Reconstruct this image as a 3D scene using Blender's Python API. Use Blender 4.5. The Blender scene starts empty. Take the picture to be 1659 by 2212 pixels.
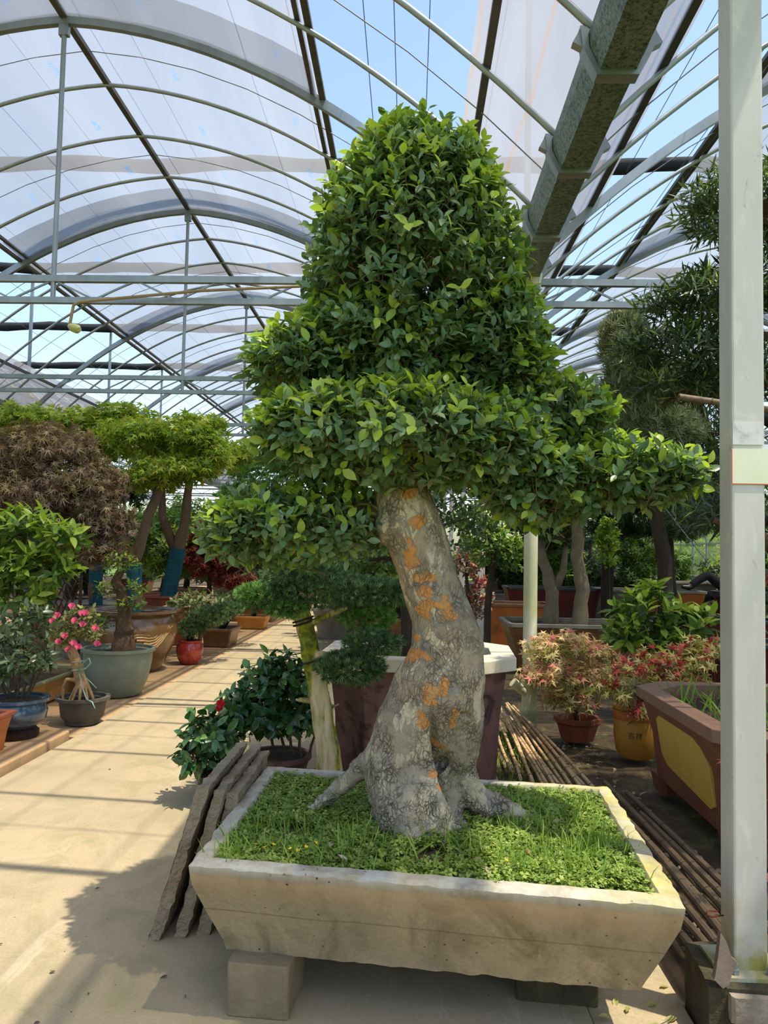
import bpy, math, random
import numpy as np
from mathutils import Vector, Matrix, Euler, noise

# ------------------------------------------------------------------ camera, sky, sun, exposure
sc = bpy.context.scene
col = sc.collection
cd = bpy.data.cameras.new('camera'); cam = bpy.data.objects.new('camera', cd); col.objects.link(cam)
cd.sensor_fit = 'VERTICAL'; cd.sensor_height = 36.0; cd.lens = 36.0 * 1660 / 2212
cd.clip_end = 400
cam.matrix_world = (Matrix.Translation((0, 0, 1.5)) @ Matrix.Rotation(math.radians(1.976), 4, 'Z')
                    @ Matrix.Rotation(math.radians(93.031), 4, 'X') @ Matrix.Rotation(0.02, 4, 'Z'))
sc.camera = cam
CAM = np.array([0, 0, 1.5])

w = bpy.data.worlds.new('sky'); sc.world = w; w.use_nodes = True
wn = w.node_tree.nodes; wl = w.node_tree.links
sky = wn.new('ShaderNodeTexSky'); sky.sky_type = 'NISHITA'; sky.sun_disc = False
sky.sun_elevation = math.radians(70); sky.sun_rotation = math.radians(122)
sky.air_density = 1.1; sky.dust_density = 1.6; sky.ozone_density = 1.0
wn['Background'].inputs[1].default_value = 0.23
wl.new(sky.outputs[0], wn['Background'].inputs[0])

SUNDIR = Vector((-0.33, 0.16, -1.0)).normalized()
sd = bpy.data.lights.new('sun', 'SUN'); sd.energy = 4.6; sd.angle = math.radians(0.55); sd.color = (1.0, 0.93, 0.79)
so = bpy.data.objects.new('sun', sd); col.objects.link(so)
so.rotation_euler = SUNDIR.to_track_quat('-Z', 'Y').to_euler(); so.location = (6, -4, 14)

sc.view_settings.view_transform = 'Standard'; sc.view_settings.look = 'None'
sc.view_settings.exposure = 0.58; sc.view_settings.gamma = 1.0
sc.view_settings.use_curve_mapping = False
sc.cycles.max_bounces = 7; sc.cycles.diffuse_bounces = 4; sc.cycles.transparent_max_bounces = 10
sc.cycles.caustics_reflective = False; sc.cycles.caustics_refractive = False
sc.cycles.use_denoising = True
rng = np.random.default_rng(7)
R = random.Random(3)

# ------------------------------------------------------------------ helpers
def s2l(c):
    c = np.array(c[:3], float) / 255
    return tuple(np.where(c <= .04045, c / 12.92, ((c + .055) / 1.055) ** 2.4)) + (1.0,)

ORG = {}
def reg(o, org): ORG[o.name] = np.array(org, float); return o
def tag(o, label=None, cat=None, group=None, kind=None):
    if label: o['label'] = label
    if cat: o['category'] = cat
    if group: o['group'] = group
    if kind: o['kind'] = kind
    return o
def thing(name, label, cat, loc, group=None, kind=None):
    o = bpy.data.objects.new(name, None); col.objects.link(o)
    o.location = loc; o.empty_display_size = .1
    tag(o, label, cat, group, kind)
    return reg(o, loc)

class MB:
    """collects lofts, boxes and tubes in world coordinates; build() links them as one mesh object"""
    def __init__(s): s.v = []; s.f = []; s.n = 0
    def add(s, v, f):
        v = np.asarray(v, float); s.v.append(v); s.f += [tuple(i + s.n for i in q) for q in f]; s.n += len(v); return s
    def loft(s, loops, c0=True, c1=True):
        k = len(loops[0]); m = len(loops); f = []
        for j in range(m - 1):
            for i in range(k):
                i2 = (i + 1) % k
                f.append((j * k + i, j * k + i2, (j + 1) * k + i2, (j + 1) * k + i))
        if c0: f.append(tuple(range(k))[::-1])
        if c1: f.append(tuple((m - 1) * k + i for i in range(k)))
        return s.add(np.concatenate([np.asarray(l, float) for l in loops]), f)
    def box(s, c, d, rot=None):
        x, y, z = np.array(d) / 2
        v = np.array([(-x, -y, -z), (x, -y, -z), (x, y, -z), (-x, y, -z), (-x, -y, z), (x, -y, z), (x, y, z), (-x, y, z)])
        if rot is not None: v = v @ np.array(rot.to_matrix() if hasattr(rot, 'to_matrix') else rot).T
        return s.add(v + np.array(c), [(3, 2, 1, 0), (4, 5, 6, 7), (0, 1, 5, 4), (1, 2, 6, 5), (2, 3, 7, 6), (3, 0, 4, 7)])
    def tube(s, pts, r, n=8, cap=True, flat=None):
        pts = np.asarray(pts, float); m = len(pts); r = np.broadcast_to(np.asarray(r, float), (m,))
        t = np.gradient(pts, axis=0) if m > 2 else np.repeat((pts[1:] - pts[:1]), m, 0)
        t /= np.linalg.norm(t, axis=1)[:, None] + 1e-9
        a = np.array([0, 0, 1.]) if abs(t[0][2]) < .9 else np.array([1., 0, 0])
        u = np.cross(t[0], a); u /= np.linalg.norm(u); loops = []
        th = np.arange(n) * 2 * math.pi / n
        for i in range(m):
            u = u - t[i] * (u @ t[i]); u /= np.linalg.norm(u) + 1e-9; w_ = np.cross(t[i], u)
            loops.append(pts[i] + r[i] * (np.cos(th)[:, None] * u + np.sin(th)[:, None] * w_))
        return s.loft(loops, cap, cap)
    def bar(s, a, b, w_, h_=None):
        a = np.array(a, float); b = np.array(b, float); t = b - a; L = np.linalg.norm(t); t /= L
        up = np.array([0, 0, 1.]) if abs(t[2]) < .95 else np.array([0, 1., 0])
        x = np.cross(t, up); x /= np.linalg.norm(x); z = np.cross(x, t)
        return s.box((a + b) / 2, (w_, L, h_ or w_), np.stack([x, t, z], 1))
    def lathe(s, prof, c, n=32, c0=True, c1=False):
        th = np.arange(n) * 2 * math.pi / n
        return s.loft([np.stack([c[0] + r * np.cos(th), c[1] + r * np.sin(th), np.full(n, c[2] + z)], 1) for r, z in prof], c0, c1)
    def build(s, name, mat, parent=None, org=None, smooth=False, bevel=0, kind=None):
        v = np.concatenate(s.v)
        if parent is not None: o_ = ORG[parent.name]
        elif org is not None: o_ = np.array(org, float)
        else: o_ = np.array([(v[:, 0].min() + v[:, 0].max()) / 2, (v[:, 1].min() + v[:, 1].max()) / 2, v[:, 2].min()])
        me = bpy.data.meshes.new(name); me.from_pydata((v - o_).tolist(), [], s.f); me.materials.append(mat)
        if smooth:
            me.polygons.foreach_set('use_smooth', [True] * len(me.polygons))
            if smooth != 'all': me.set_sharp_from_angle(angle=math.radians(40))
        o = bpy.data.objects.new(name, me); col.objects.link(o)
        if parent is not None: o.parent = parent
        else: o.location = o_
        if bevel:
            b = o.modifiers.new('bevel', 'BEVEL'); b.width = bevel; b.segments = 2; b.limit_method = 'ANGLE'
        if kind: o['kind'] = kind
        return reg(o, o_)

def share(o, name, loc, parent=None, rot=None, scale=None):
    """a copy of a one-mesh object; loc is a world position"""
    c = bpy.data.objects.new(name, o.data); col.objects.link(c)
    for m in o.modifiers:
        b = c.modifiers.new(m.name, m.type)
        if m.type == 'BEVEL': b.width = m.width; b.segments = m.segments; b.limit_method = m.limit_method
    loc = np.array(loc, float)
    if parent is not None: c.parent = parent; loc = loc - ORG[parent.name]
    c.location = loc
    if rot is not None: c.rotation_euler = rot
    if scale is not None: c.scale = scale
    return c

# ------------------------------------------------------------------ materials
class NT:
    def __init__(s, name):
        s.m = bpy.data.materials.new(name); s.m.use_nodes = True; s.t = s.m.node_tree; s.t.nodes.clear()
        s.out = s.n('ShaderNodeOutputMaterial')
    def n(s, typ, **k):
        nd = s.t.nodes.new(typ)
        for a, b in k.items(): setattr(nd, a, b)
        return nd
    def set(s, sock, v):
        if hasattr(v, 'is_output') or isinstance(v, bpy.types.NodeSocket): s.t.links.new(v, sock)
        else: sock.default_value = v
    def co(s, kind='Object'):
        return s.n('ShaderNodeTexCoord').outputs[kind]
    def noise(s, vec, scale, detail=4, rough=.55, dist=0, sy=None):
        if sy is not None:
            mp = s.n('ShaderNodeMapping'); s.set(mp.inputs[0], vec); mp.inputs['Scale'].default_value = sy; vec = mp.outputs[0]
        nd = s.n('ShaderNodeTexNoise'); s.set(nd.inputs['Vector'], vec); nd.inputs['Scale'].default_value = scale
        nd.inputs['Detail'].default_value = detail; nd.inputs['Roughness'].default_value = rough; nd.inputs['Distortion'].default_value = dist
        return nd.outputs['Fac']
    def voro(s, vec, scale, feat='F1', rnd=1):
        nd = s.n('ShaderNodeTexVoronoi', feature=feat); s.set(nd.inputs['Vector'], vec); nd.inputs['Scale'].default_value = scale
        nd.inputs['Randomness'].default_value = rnd
        return nd
    def ramp(s, fac, stops, interp='LINEAR'):
        nd = s.n('ShaderNodeValToRGB'); s.set(nd.inputs[0], fac); cr = nd.color_ramp; cr.interpolation = interp
        while len(cr.elements) < len(stops): cr.elements.new(.5)
        for e, (p, c) in zip(cr.elements, stops): e.position = p; e.color = s2l(c) if len(c) == 3 else c
        return nd.outputs[0]
    def mask(s, fac, a, b):
        nd = s.n('ShaderNodeMapRange'); s.set(nd.inputs[0], fac); nd.inputs[1].default_value = a; nd.inputs[2].default_value = b
        return nd.outputs[0]
    def math(s, op, a, b=0):
        nd = s.n('ShaderNodeMath', operation=op); s.set(nd.inputs[0], a); s.set(nd.inputs[1], b); return nd.outputs[0]
    def mix(s, fac, a, b, blend='MIX'):
        nd = s.n('ShaderNodeMix', data_type='RGBA', blend_type=blend)
        s.set(nd.inputs[0], fac)
        s.set(nd.inputs[6], s2l(a) if isinstance(a, tuple) and len(a) == 3 else a)
        s.set(nd.inputs[7], s2l(b) if isinstance(b, tuple) and len(b) == 3 else b)
        return nd.outputs[2]
    def bump(s, h, strength=.3, dist=.01, nrm=None):
        nd = s.n('ShaderNodeBump'); s.set(nd.inputs['Height'], h); nd.inputs['Strength'].default_value = strength
        nd.inputs['Distance'].default_value = dist
        if nrm is not None: s.set(nd.inputs['Normal'], nrm)
        return nd.outputs[0]
    def bsdf(s, color, rough=.8, metal=0, spec=.3, nrm=None, coat=0):
        p = s.n('ShaderNodeBsdfPrincipled'); s.set(p.inputs['Base Color'], s2l(color) if isinstance(color, tuple) and len(color) == 3 else color)
        s.set(p.inputs['Roughness'], rough); p.inputs['Metallic'].default_value = metal; p.inputs['Specular IOR Level'].default_value = spec
        p.inputs['Coat Weight'].default_value = coat
        if nrm is not None: s.set(p.inputs['Normal'], nrm)
        return p.outputs[0]
    def mixs(s, fac, a, b):
        nd = s.n('ShaderNodeMixShader'); s.set(nd.inputs[0], fac); s.set(nd.inputs[1], a); s.set(nd.inputs[2], b); return nd.outputs[0]
    def done(s, sh): s.t.links.new(sh, s.out.inputs[0]); return s.m

def M(name, c1, c2=None, scale=6, rough=.8, bump=.25, bscale=60, patch=None, metal=0, spec=.3, coat=0, stretch=None, bdist=.005):
    """general procedural surface: two-tone noise, optional stain patch (colour, threshold, scale), fine bump"""
    t = NT(name); co = t.co()
    c2 = c2 or tuple(int(x * .8) for x in c1)
    cfac = t.mask(t.noise(co, scale, 6, .6, .3, stretch), .3, .7)
    c = t.mix(cfac, c1, c2)
    if patch: c = t.mix(t.mask(t.noise(co, patch[2], 6, .65, .6), patch[1], patch[1] + .12), c, patch[0])
    b = t.bump(t.noise(co, bscale, 5), bump, bdist) if bump else None
    return t.done(t.bsdf(c, rough, metal, spec, b, coat))

def leafmat(name, stops, rough=.45, transl=.35, tcol=None, spec=.35):
    t = NT(name)
    a = t.n('ShaderNodeAttribute', attribute_name='rnd').outputs['Fac']
    o = t.n('ShaderNodeObjectInfo').outputs['Random']
    v = t.math('FRACT', t.math('ADD', a, o))
    c = t.ramp(v, stops)
    p = t.bsdf(c, rough, 0, spec)
    tr = t.n('ShaderNodeBsdfTranslucent')
    t.set(tr.inputs[0], t.mix(.5, c, tcol, 'MIX') if tcol else c)
    return t.done(t.mixs(transl, p, tr.outputs[0]))

def wobble(v, amp, freq, seed=0):
    """displace points by smooth noise (numpy in, numpy out)"""
    out = np.array(v, float)
    for i, p in enumerate(v):
        q = Vector(p) * freq + Vector((seed, seed * 1.7, seed * .3))
        out[i] += amp * np.array(noise.noise_vector(q))
    return out
# ------------------------------------------------------------------ leaf templates (axis +Y, width X, face +Z)
def T_oval(w=.27, fold=.06, droop=.10, peak=.55):
    a, b = peak * .55, min(peak * 1.45, .86)
    wa, wb = w * .84, w * .70
    v = [(0, 0, 0), (0, a, .0), (0, b, -droop * .5), (0, 1.06, -droop), (-wa, a, fold), (-wb, b, fold - droop * .5), (wa, a, fold), (wb, b, fold - droop * .5),
         (-w, (a + b) / 2, fold - droop * .2), (w, (a + b) / 2, fold - droop * .2), (0, (a + b) / 2, -droop * .2)]
    f = [(0, 1, 4), (1, 10, 8, 4), (10, 2, 5, 8), (2, 3, 5), (0, 6, 1), (1, 6, 9, 10), (10, 9, 7, 2), (2, 7, 3)]
    return np.array(v, float), f
def T_lance(w=.07, droop=.12):
    v = [(0, 0, 0), (-w, .45, .02 - droop * .2), (0, .45, -droop * .25), (w, .45, .02 - droop * .2), (0, 1, -droop)]
    return np.array(v, float), [(0, 2, 1), (0, 3, 2), (1, 2, 4), (2, 3, 4)]
def T_star(angs, lens, notch=.3, droop=.22):
    v = [(0, .0, 0)]; n = len(angs); f = []
    pts = []
    for i in range(n):
        a = math.radians(angs[i]); l = lens[i]
        pts.append((math.sin(a) * l, .25 + math.cos(a) * l * .75, -droop * l))
        if i < n - 1:
            m = math.radians((angs[i] + angs[i + 1]) / 2); k = notch * (lens[i] + lens[i + 1]) / 2
            pts.append((math.sin(m) * k, .25 + math.cos(m) * k * .75, 0.02))
    v += [(-.06, .1, 0)] + pts + [(.06, .1, 0), (0, .25, .02)]
    c = len(v) - 1
    ring = list(range(1, c))
    for i in range(len(ring) - 1): f.append((c, ring[i + 1], ring[i]))
    f.append((0, ring[0], c)); f.append((0, c, ring[-1]))
    return np.array(v, float), f
def T_tuft(n=7, w=.06, spread=.75, seed=1):
    r = np.random.default_rng(seed); v = []; f = []
    for i in range(n):
        a = i * 2.4; s = spread * (0 if i == 0 else r.uniform(.3, 1)); L = r.uniform(.7, 1)
        d = np.array([math.cos(a) * s, 1, math.sin(a) * s]); d /= np.linalg.norm(d); x = np.cross(d, r.normal(size=3)); x /= np.linalg.norm(x)
        b = d * r.uniform(0, .25)
        k = len(v); v += [b - x * w, b + x * w, b + d * L * .7 + x * w * .6, b + d * L]; f += [(k, k + 1, k + 2), (k, k + 2, k + 3)]
    return np.array(v), f
def T_clover():
    v = []; f = []
    for i in range(3):
        a = math.radians(120 * i + 90); c, s = math.cos(a), math.sin(a)
        q = [(0, 0, 0), (-.42, .62, .06), (-.22, .98, .0), (0, .82, -.03), (.22, .98, .0), (.42, .62, .06)]
        k = len(v); v += [(x * c - y * s, x * s + y * c, z) for x, y, z in q]
        f += [(k, k + 3, k + 2, k + 1), (k, k + 5, k + 4, k + 3)]
    k = len(v); v += [(-.04, 0, 0), (.04, 0, 0), (0, .05, -2.2)]; f.append((k, k + 1, k + 2))
    return np.array(v, float), f
def T_blade(bend=.35):
    v = [(-.03, 0, 0), (.03, 0, 0), (-.025, .4, bend * .15), (.025, .4, bend * .15), (-.015, .75, bend * .5), (.015, .75, bend * .5), (0, .97, bend)]
    return np.array(v, float), [(0, 1, 3, 2), (2, 3, 5, 4), (4, 5, 6)]
def T_spray(k=3, w=.22):
    """three or more small oval leaves on one stalk, for crowns too far off to tell single leaves apart"""
    V = []; Fc = []
    lv, lf = T_lance(w, .12)
    for i in range(k):
        a = (i - (k - 1) / 2) * 1.0; c, s = math.cos(a), math.sin(a); b = len(V)
        V += [(x * c + y * s, .15 * abs(i - 1) + -x * s + y * c, z + .05 * i) for x, y, z in lv]; Fc += [tuple(q + b for q in g) for g in lf]
    return np.array(V, float), Fc

OVAL = T_oval(.25); OVALW = T_oval(.29, .05, .14, .56); LANCE = T_lance(); LONG = T_oval(.19, .05, .18, .55)
PODO = T_lance(.075, .10); MAPLE = T_star((-105, -52, 0, 52, 105), (.55, .85, 1.0, .85, .55), .33)
MAPLE7 = T_star((-130, -82, -40, 0, 40, 82, 130), (.5, .8, .95, 1.05, .95, .8, .5), .22, .35)
TUFT = T_tuft(); TUFT2 = T_tuft(9, .045, 1.0, 4); TUFT3 = T_tuft(8, .085, .8, 6); CLOVER = T_clover(); BLADE = T_blade(); SPRAY = T_spray(); SPRAY5 = T_spray(5, .13)

def unit(a): return a / (np.linalg.norm(a, axis=-1, keepdims=True) + 1e-9)
def frames(d, n):
    d = unit(d); x = np.cross(d, n); bad = np.linalg.norm(x, axis=1) < 1e-3
    x[bad] = np.cross(d[bad], [1.0, .3, .2]); x = unit(x); z = np.cross(x, d); return x, d, z

def np_mesh(name, v, f_loops, totals, mat, rnd=None, smooth=False):
    me = bpy.data.meshes.new(name)
    me.vertices.add(len(v)); me.vertices.foreach_set('co', v.astype(np.float32).ravel())
    me.loops.add(len(f_loops)); me.loops.foreach_set('vertex_index', f_loops.astype(np.int32))
    me.polygons.add(len(totals)); st = np.concatenate([[0], np.cumsum(totals)[:-1]])
    me.polygons.foreach_set('loop_start', st.astype(np.int32))
    if smooth: me.polygons.foreach_set('use_smooth', np.ones(len(totals), bool))
    if rnd is not None:
        at = me.attributes.new('rnd', 'FLOAT', 'POINT'); at.data.foreach_set('value', rnd.astype(np.float32))
    me.materials.append(mat); me.update(calc_edges=True)
    return me

def inst(name, tm, pos, d, n, s, mat, parent=None, org=None, rnd=None, kind='stuff', smooth=False):
    """many copies of a template joined in one mesh object"""
    tv, tf = tm; N = len(pos); k = len(tv)
    x, y, z = frames(d, n); s = np.broadcast_to(s, (N,))
    v = pos[:, None] + s[:, None, None] * (tv[None, :, 0:1] * x[:, None] + tv[None, :, 1:2] * y[:, None] + tv[None, :, 2:3] * z[:, None])
    fl = np.concatenate([np.array(q) for q in tf]); tot = np.array([len(q) for q in tf])
    loops = (fl[None] + (np.arange(N) * k)[:, None]).ravel()
    o_ = ORG[parent.name] if parent is not None else np.array(org, float)
    if rnd is None: rnd = rng.random(N)
    me = np_mesh(name, (v - o_).reshape(-1, 3), loops, np.tile(tot, N), mat, np.repeat(rnd, k), smooth)
    o = bpy.data.objects.new(name, me); col.objects.link(o)
    if parent is not None: o.parent = parent
    else: o.location = o_
    if kind: o['kind'] = kind
    return reg(o, o_)

_tm = {}
def tmesh(tm, mat, name):
    key = (id(tm), mat.name)
    if key not in _tm:
        me = bpy.data.meshes.new(name); me.from_pydata(tm[0].tolist(), [], tm[1]); me.materials.append(mat)
        me.polygons.foreach_set('use_smooth', [True] * len(me.polygons)); _tm[key] = me
    return _tm[key]

def leaves(parent, tm, pos, d, n, s, mat, nparts=0, score=None, name='leaf', stuff='foliage', mind=0):
    """nparts leaves that show largest become parts of their own, the rest one stuff part"""
    N = len(pos); s = np.broadcast_to(s, (N,)).copy()
    if nparts and N:
        if score is None:
            to = unit(CAM - pos); cen = pos.mean(0); score = (unit(pos - cen) * to).sum(1) + .8 * s / s.mean() + rng.random(N) * .2
        idx = np.argsort(-score)[:nparts]
        x, y, z = frames(d[idx], n[idx]); me = tmesh(tm, mat, name); o_ = ORG[parent.name]
        for j, i in enumerate(idx):
            o = bpy.data.objects.new(name, me); col.objects.link(o); o.parent = parent
            m3 = np.stack([x[j], y[j], z[j]], 1) * s[i]
            m4 = np.eye(4); m4[:3, :3] = m3; m4[:3, 3] = pos[i] - o_
            o.matrix_local = Matrix(m4.tolist())
        keep = np.ones(N, bool); keep[idx] = False
        pos, d, n, s = pos[keep], d[keep], n[keep], s[keep]
    if len(pos): inst(stuff, tm, pos, d, n, s, mat, parent, smooth=True)

def pads_pts(pads, N, shell=(.72, 1.04), under=.35, r=None):
    """points on the shells of ellipsoids (cx,cy,cz,rx,ry,rz), with outward directions"""
    r = r or rng
    pads = np.array(pads, float); A = (pads[:, 3] * pads[:, 4] + pads[:, 4] * pads[:, 5] + pads[:, 3] * pads[:, 5]); A /= A.sum()
    P_, O_ = [], []
    for q, a in zip(pads, A):
        m = int(N * a * 2.2) + 4
        u = unit(r.normal(size=(m, 3)))
        keep = (u[:, 2] > -.25) | (r.random(m) < under); u = u[keep]
        rad = r.uniform(shell[0], shell[1], len(u)) ** .7
        p = q[:3] + u * q[3:6] * rad[:, None]; o = unit(u / q[3:6])
        ins = np.zeros(len(p), bool)
        for q2 in pads:
            if q2 is q or (q2 == q).all(): continue
            ins |= (((p - q2[:3]) / q2[3:6]) ** 2).sum(1) < .5
        p, o = p[~ins], o[~ins]
        k = int(N * a); P_.append(p[:k]); O_.append(o[:k])
    return np.concatenate(P_), np.concatenate(O_)

UP = np.array([0, 0, 1.0])
def rv(n, r=None): return unit((r or rng).normal(size=(n, 3)))

def sprigs(P0, O0, k, step, size, lift=.35, spread=.85, jit=.35):
    """k alternating leaves along a short twig at every point; returns pos,dir,normal,size,rank,twig ends"""
    n = len(P0); t = unit(O0 * .6 + UP * lift + rv(n) * jit)
    e1 = unit(np.cross(t, rv(n))); e2 = np.cross(t, e1)
    pos, dr, nm, sz, rk = [], [], [], [], []
    ph = rng.random(n) * 6.28
    for i in range(k):
        a = ph + i * 2.4
        rad = e1 * np.cos(a)[:, None] + e2 * np.sin(a)[:, None]
        pos.append(P0 + t * (step * (i - k + 1)))
        sp = spread * (1.15 - .5 * i / max(1, k - 1))
        dr.append(unit(t * .55 + rad * sp + rv(n) * .15)); nm.append(unit(t * .8 + UP * .5 - rad * .3 + rv(n) * .25))
        sz.append(size * rng.uniform(.7, 1.15, n)); rk.append(np.full(n, i))
    return (np.concatenate(pos), np.concatenate(dr), np.concatenate(nm), np.concatenate(sz), np.concatenate(rk), (P0 - t * step * k * 1.3, P0))

def twigs(parent, a, b, r, mat, name='twigs'):
    """thin three-sided twigs joined in one part"""
    n = len(a); t = unit(b - a); x = unit(np.cross(t, rv(n))); y = np.cross(t, x)
    ring = lambda c, q: np.stack([c + q * (x * math.cos(k * 2.094) + y * math.sin(k * 2.094)) for k in range(3)], 1)
    v = np.concatenate([ring(a, r), ring(b, r * .5)], 1).reshape(-1, 3) - ORG[parent.name]
    f = np.array([(0, 1, 4, 3), (1, 2, 5, 4), (2, 0, 3, 5)]).ravel()
    loops = (f[None] + (np.arange(n) * 6)[:, None]).ravel()
    o = bpy.data.objects.new(name, np_mesh(name, v, loops, np.full(n * 3, 4), mat)); col.objects.link(o); o.parent = parent; o['kind'] = 'stuff'
    return o

def curve(a, b, sag=0, side=0, n=6, jit=0):
    a = np.array(a, float); b = np.array(b, float); t = np.linspace(0, 1, n)[:, None]
    d = b - a; s = np.array([-d[1], d[0], 0.]); s /= np.linalg.norm(s) + 1e-9
    p = a + d * t + np.array([0, 0, 1.]) * (np.sin(t * math.pi) * sag) + s * (np.sin(t * math.pi) * side)
    if jit: p[1:-1] += rng.normal(size=(n - 2, 3)) * jit
    return p

# ------------------------------------------------------------------ pots
def chrect(hx, hy, ch, c, z, a=0):
    p = np.array([(hx - ch, -hy), (hx, -hy + ch), (hx, hy - ch), (hx - ch, hy), (-hx + ch, hy), (-hx, hy - ch), (-hx, -hy + ch), (-hx + ch, -hy)])
    ca, sa = math.cos(a), math.sin(a); p = p @ np.array([[ca, sa], [-sa, ca]])
    return np.stack([p[:, 0] + c[0], p[:, 1] + c[1], np.full(8, z)], 1)

def rectpot(root, c, hx, hy, ch, h, rimw, mat, rimmat, soilmat, z0=0, taper=.8, a=0, rimh=.05, soil=.04, lip=.03):
    """bevelled rectangular pot: body, rim and soil as parts of root"""
    b = MB(); zt = z0 + h - rimh
    q = lambda k, z, e=0: chrect(hx * k + e, hy * k + e, ch * k, c, z, a)
    b.loft([q(taper, z0), q(taper * .5 + .5 - .02, z0 + h * .5), q(1, zt), q(1, zt, -rimw), q(taper, z0 + .05, -rimw)], True, True)
    body = b.build('pot', mat, root)
    b = MB(); b.loft([q(1, zt, -rimw * .5), q(1, zt, lip), q(1, zt + rimh, lip), q(1, zt + rimh, -rimw), q(1, zt - .01, -rimw)], False, False)
    b.build('rim', rimmat, body, bevel=.006)
    b = MB(); l = q(1, z0 + h - soil, -rimw * .6); b.add(l, [tuple(range(8))]); b.build('soil', soilmat, root)
    return body

def roundpot(root, c, prof, mat, soilmat, soil_z, n=40, name='pot', th=.03):
    """turned pot from an outer profile of (radius, height); wall thickness th"""
    pr = list(prof); inner = [(max(r - th, .02), z) for r, z in reversed(pr) if z > prof[0][1] + .04]
    b = MB(); b.lathe(pr + inner, c, n, True, True); o = b.build(name, mat, root, smooth=True)
    rs = np.interp(soil_z, [p[1] for p in prof], [p[0] for p in prof]) - th * .5
    b = MB(); b.lathe([(rs, soil_z), (rs * .5, soil_z + .02), (.01, soil_z + .03)], c, 24, False, True); b.build('soil', soilmat, root, smooth=True)
    return o
# ------------------------------------------------------------------ shared materials
def mat_floor(name, c1, c2, c3, streak=True):
    t = NT(name); co = t.co()
    a = t.mask(t.noise(co, .9, 8, .62, .4), .32, .68)
    c = t.mix(a, c1, c2)
    c = t.mix(t.mask(t.noise(co, 3.2, 9, .75, .8), .47, .70), c, c3)
    fine = t.noise(co, 90, 4, .7)
    c = t.mix(t.math('MULTIPLY', t.mask(fine, .35, .75), .42), c, (112, 100, 78))
    if streak:
        st = t.noise(co, 1.6, 7, .65, .6, (4.0, .5, 1))
        c = t.mix(t.math('MULTIPLY', t.mask(st, .62, .74), .22), c, (236, 226, 204))
    d = t.voro(co, 14, 'F1').outputs['Distance']
    c = t.mix(t.mask(d, .055, .03), c, (72, 62, 50))
    b = t.bump(t.noise(co, 35, 6, .65), .25, .006)
    return t.done(t.bsdf(c, .88, 0, .2, b))
m_floor = mat_floor('concrete_path', (174, 155, 122), (150, 135, 107), (138, 129, 94))
m_terr = mat_floor('tan_terrace', (186, 148, 106), (168, 136, 100), (136, 124, 90), False)
m_soilg = M('dark_ground', (100, 84, 60), (58, 47, 34), 7, .95, .9, 30, ((120, 112, 66), .56, 4), bdist=.03)
m_soil = M('pot_soil', (70, 56, 36), (46, 37, 26), 14, .95, .8, 60, ((76, 88, 36), .55, 9), bdist=.015)
m_moss = M('moss', (104, 120, 34), (70, 86, 28), 20, .95, .9, 120, bdist=.01)
m_grassfar = M('outside_grass', (120, 150, 60), (90, 120, 44), 2, .95, .3, 20)

def mat_galv(name, c1, c2, spangle=0, rough=.42, metal=.55, streaks=True):
    t = NT(name); co = t.co()
    a = t.noise(co, 5, 6, .6, .4, (1, 1, .35))
    c = t.mix(t.mask(a, .3, .7), c1, c2)
    if spangle:
        v = t.voro(co, spangle).outputs['Color']; bw = t.n('ShaderNodeRGBToBW'); t.set(bw.inputs[0], v)
        nz = t.noise(co, spangle * .8, 4, .7, 1.2)
        c = t.mix(t.mask(nz, .48, .56), c, (58, 66, 60))
        c = t.mix(t.math('MULTIPLY', t.mask(bw.outputs[0], .35, .7), .4), c, (146, 156, 148))
    if streaks:
        r = t.noise(co, 9, 6, .7, .7); c = t.mix(t.math('MULTIPLY', t.mask(r, .66, .74), .5), c, (150, 118, 78))
    return t.done(t.bsdf(c, rough, metal, .4, t.bump(t.noise(co, 40, 4), .08, .004)))
m_steel = mat_galv('galvanised_steel', (150, 156, 158), (126, 132, 134))
m_steeld = mat_galv('dark_steel_rail', (96, 94, 88), (70, 68, 62), 0, .55, .4)
m_gutter = mat_galv('spangled_gutter', (118, 134, 124), (92, 108, 98), 60, .5, .35)
m_wire = M('wire', (120, 124, 130), None, 5, .5, 0, metal=.5)

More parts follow.
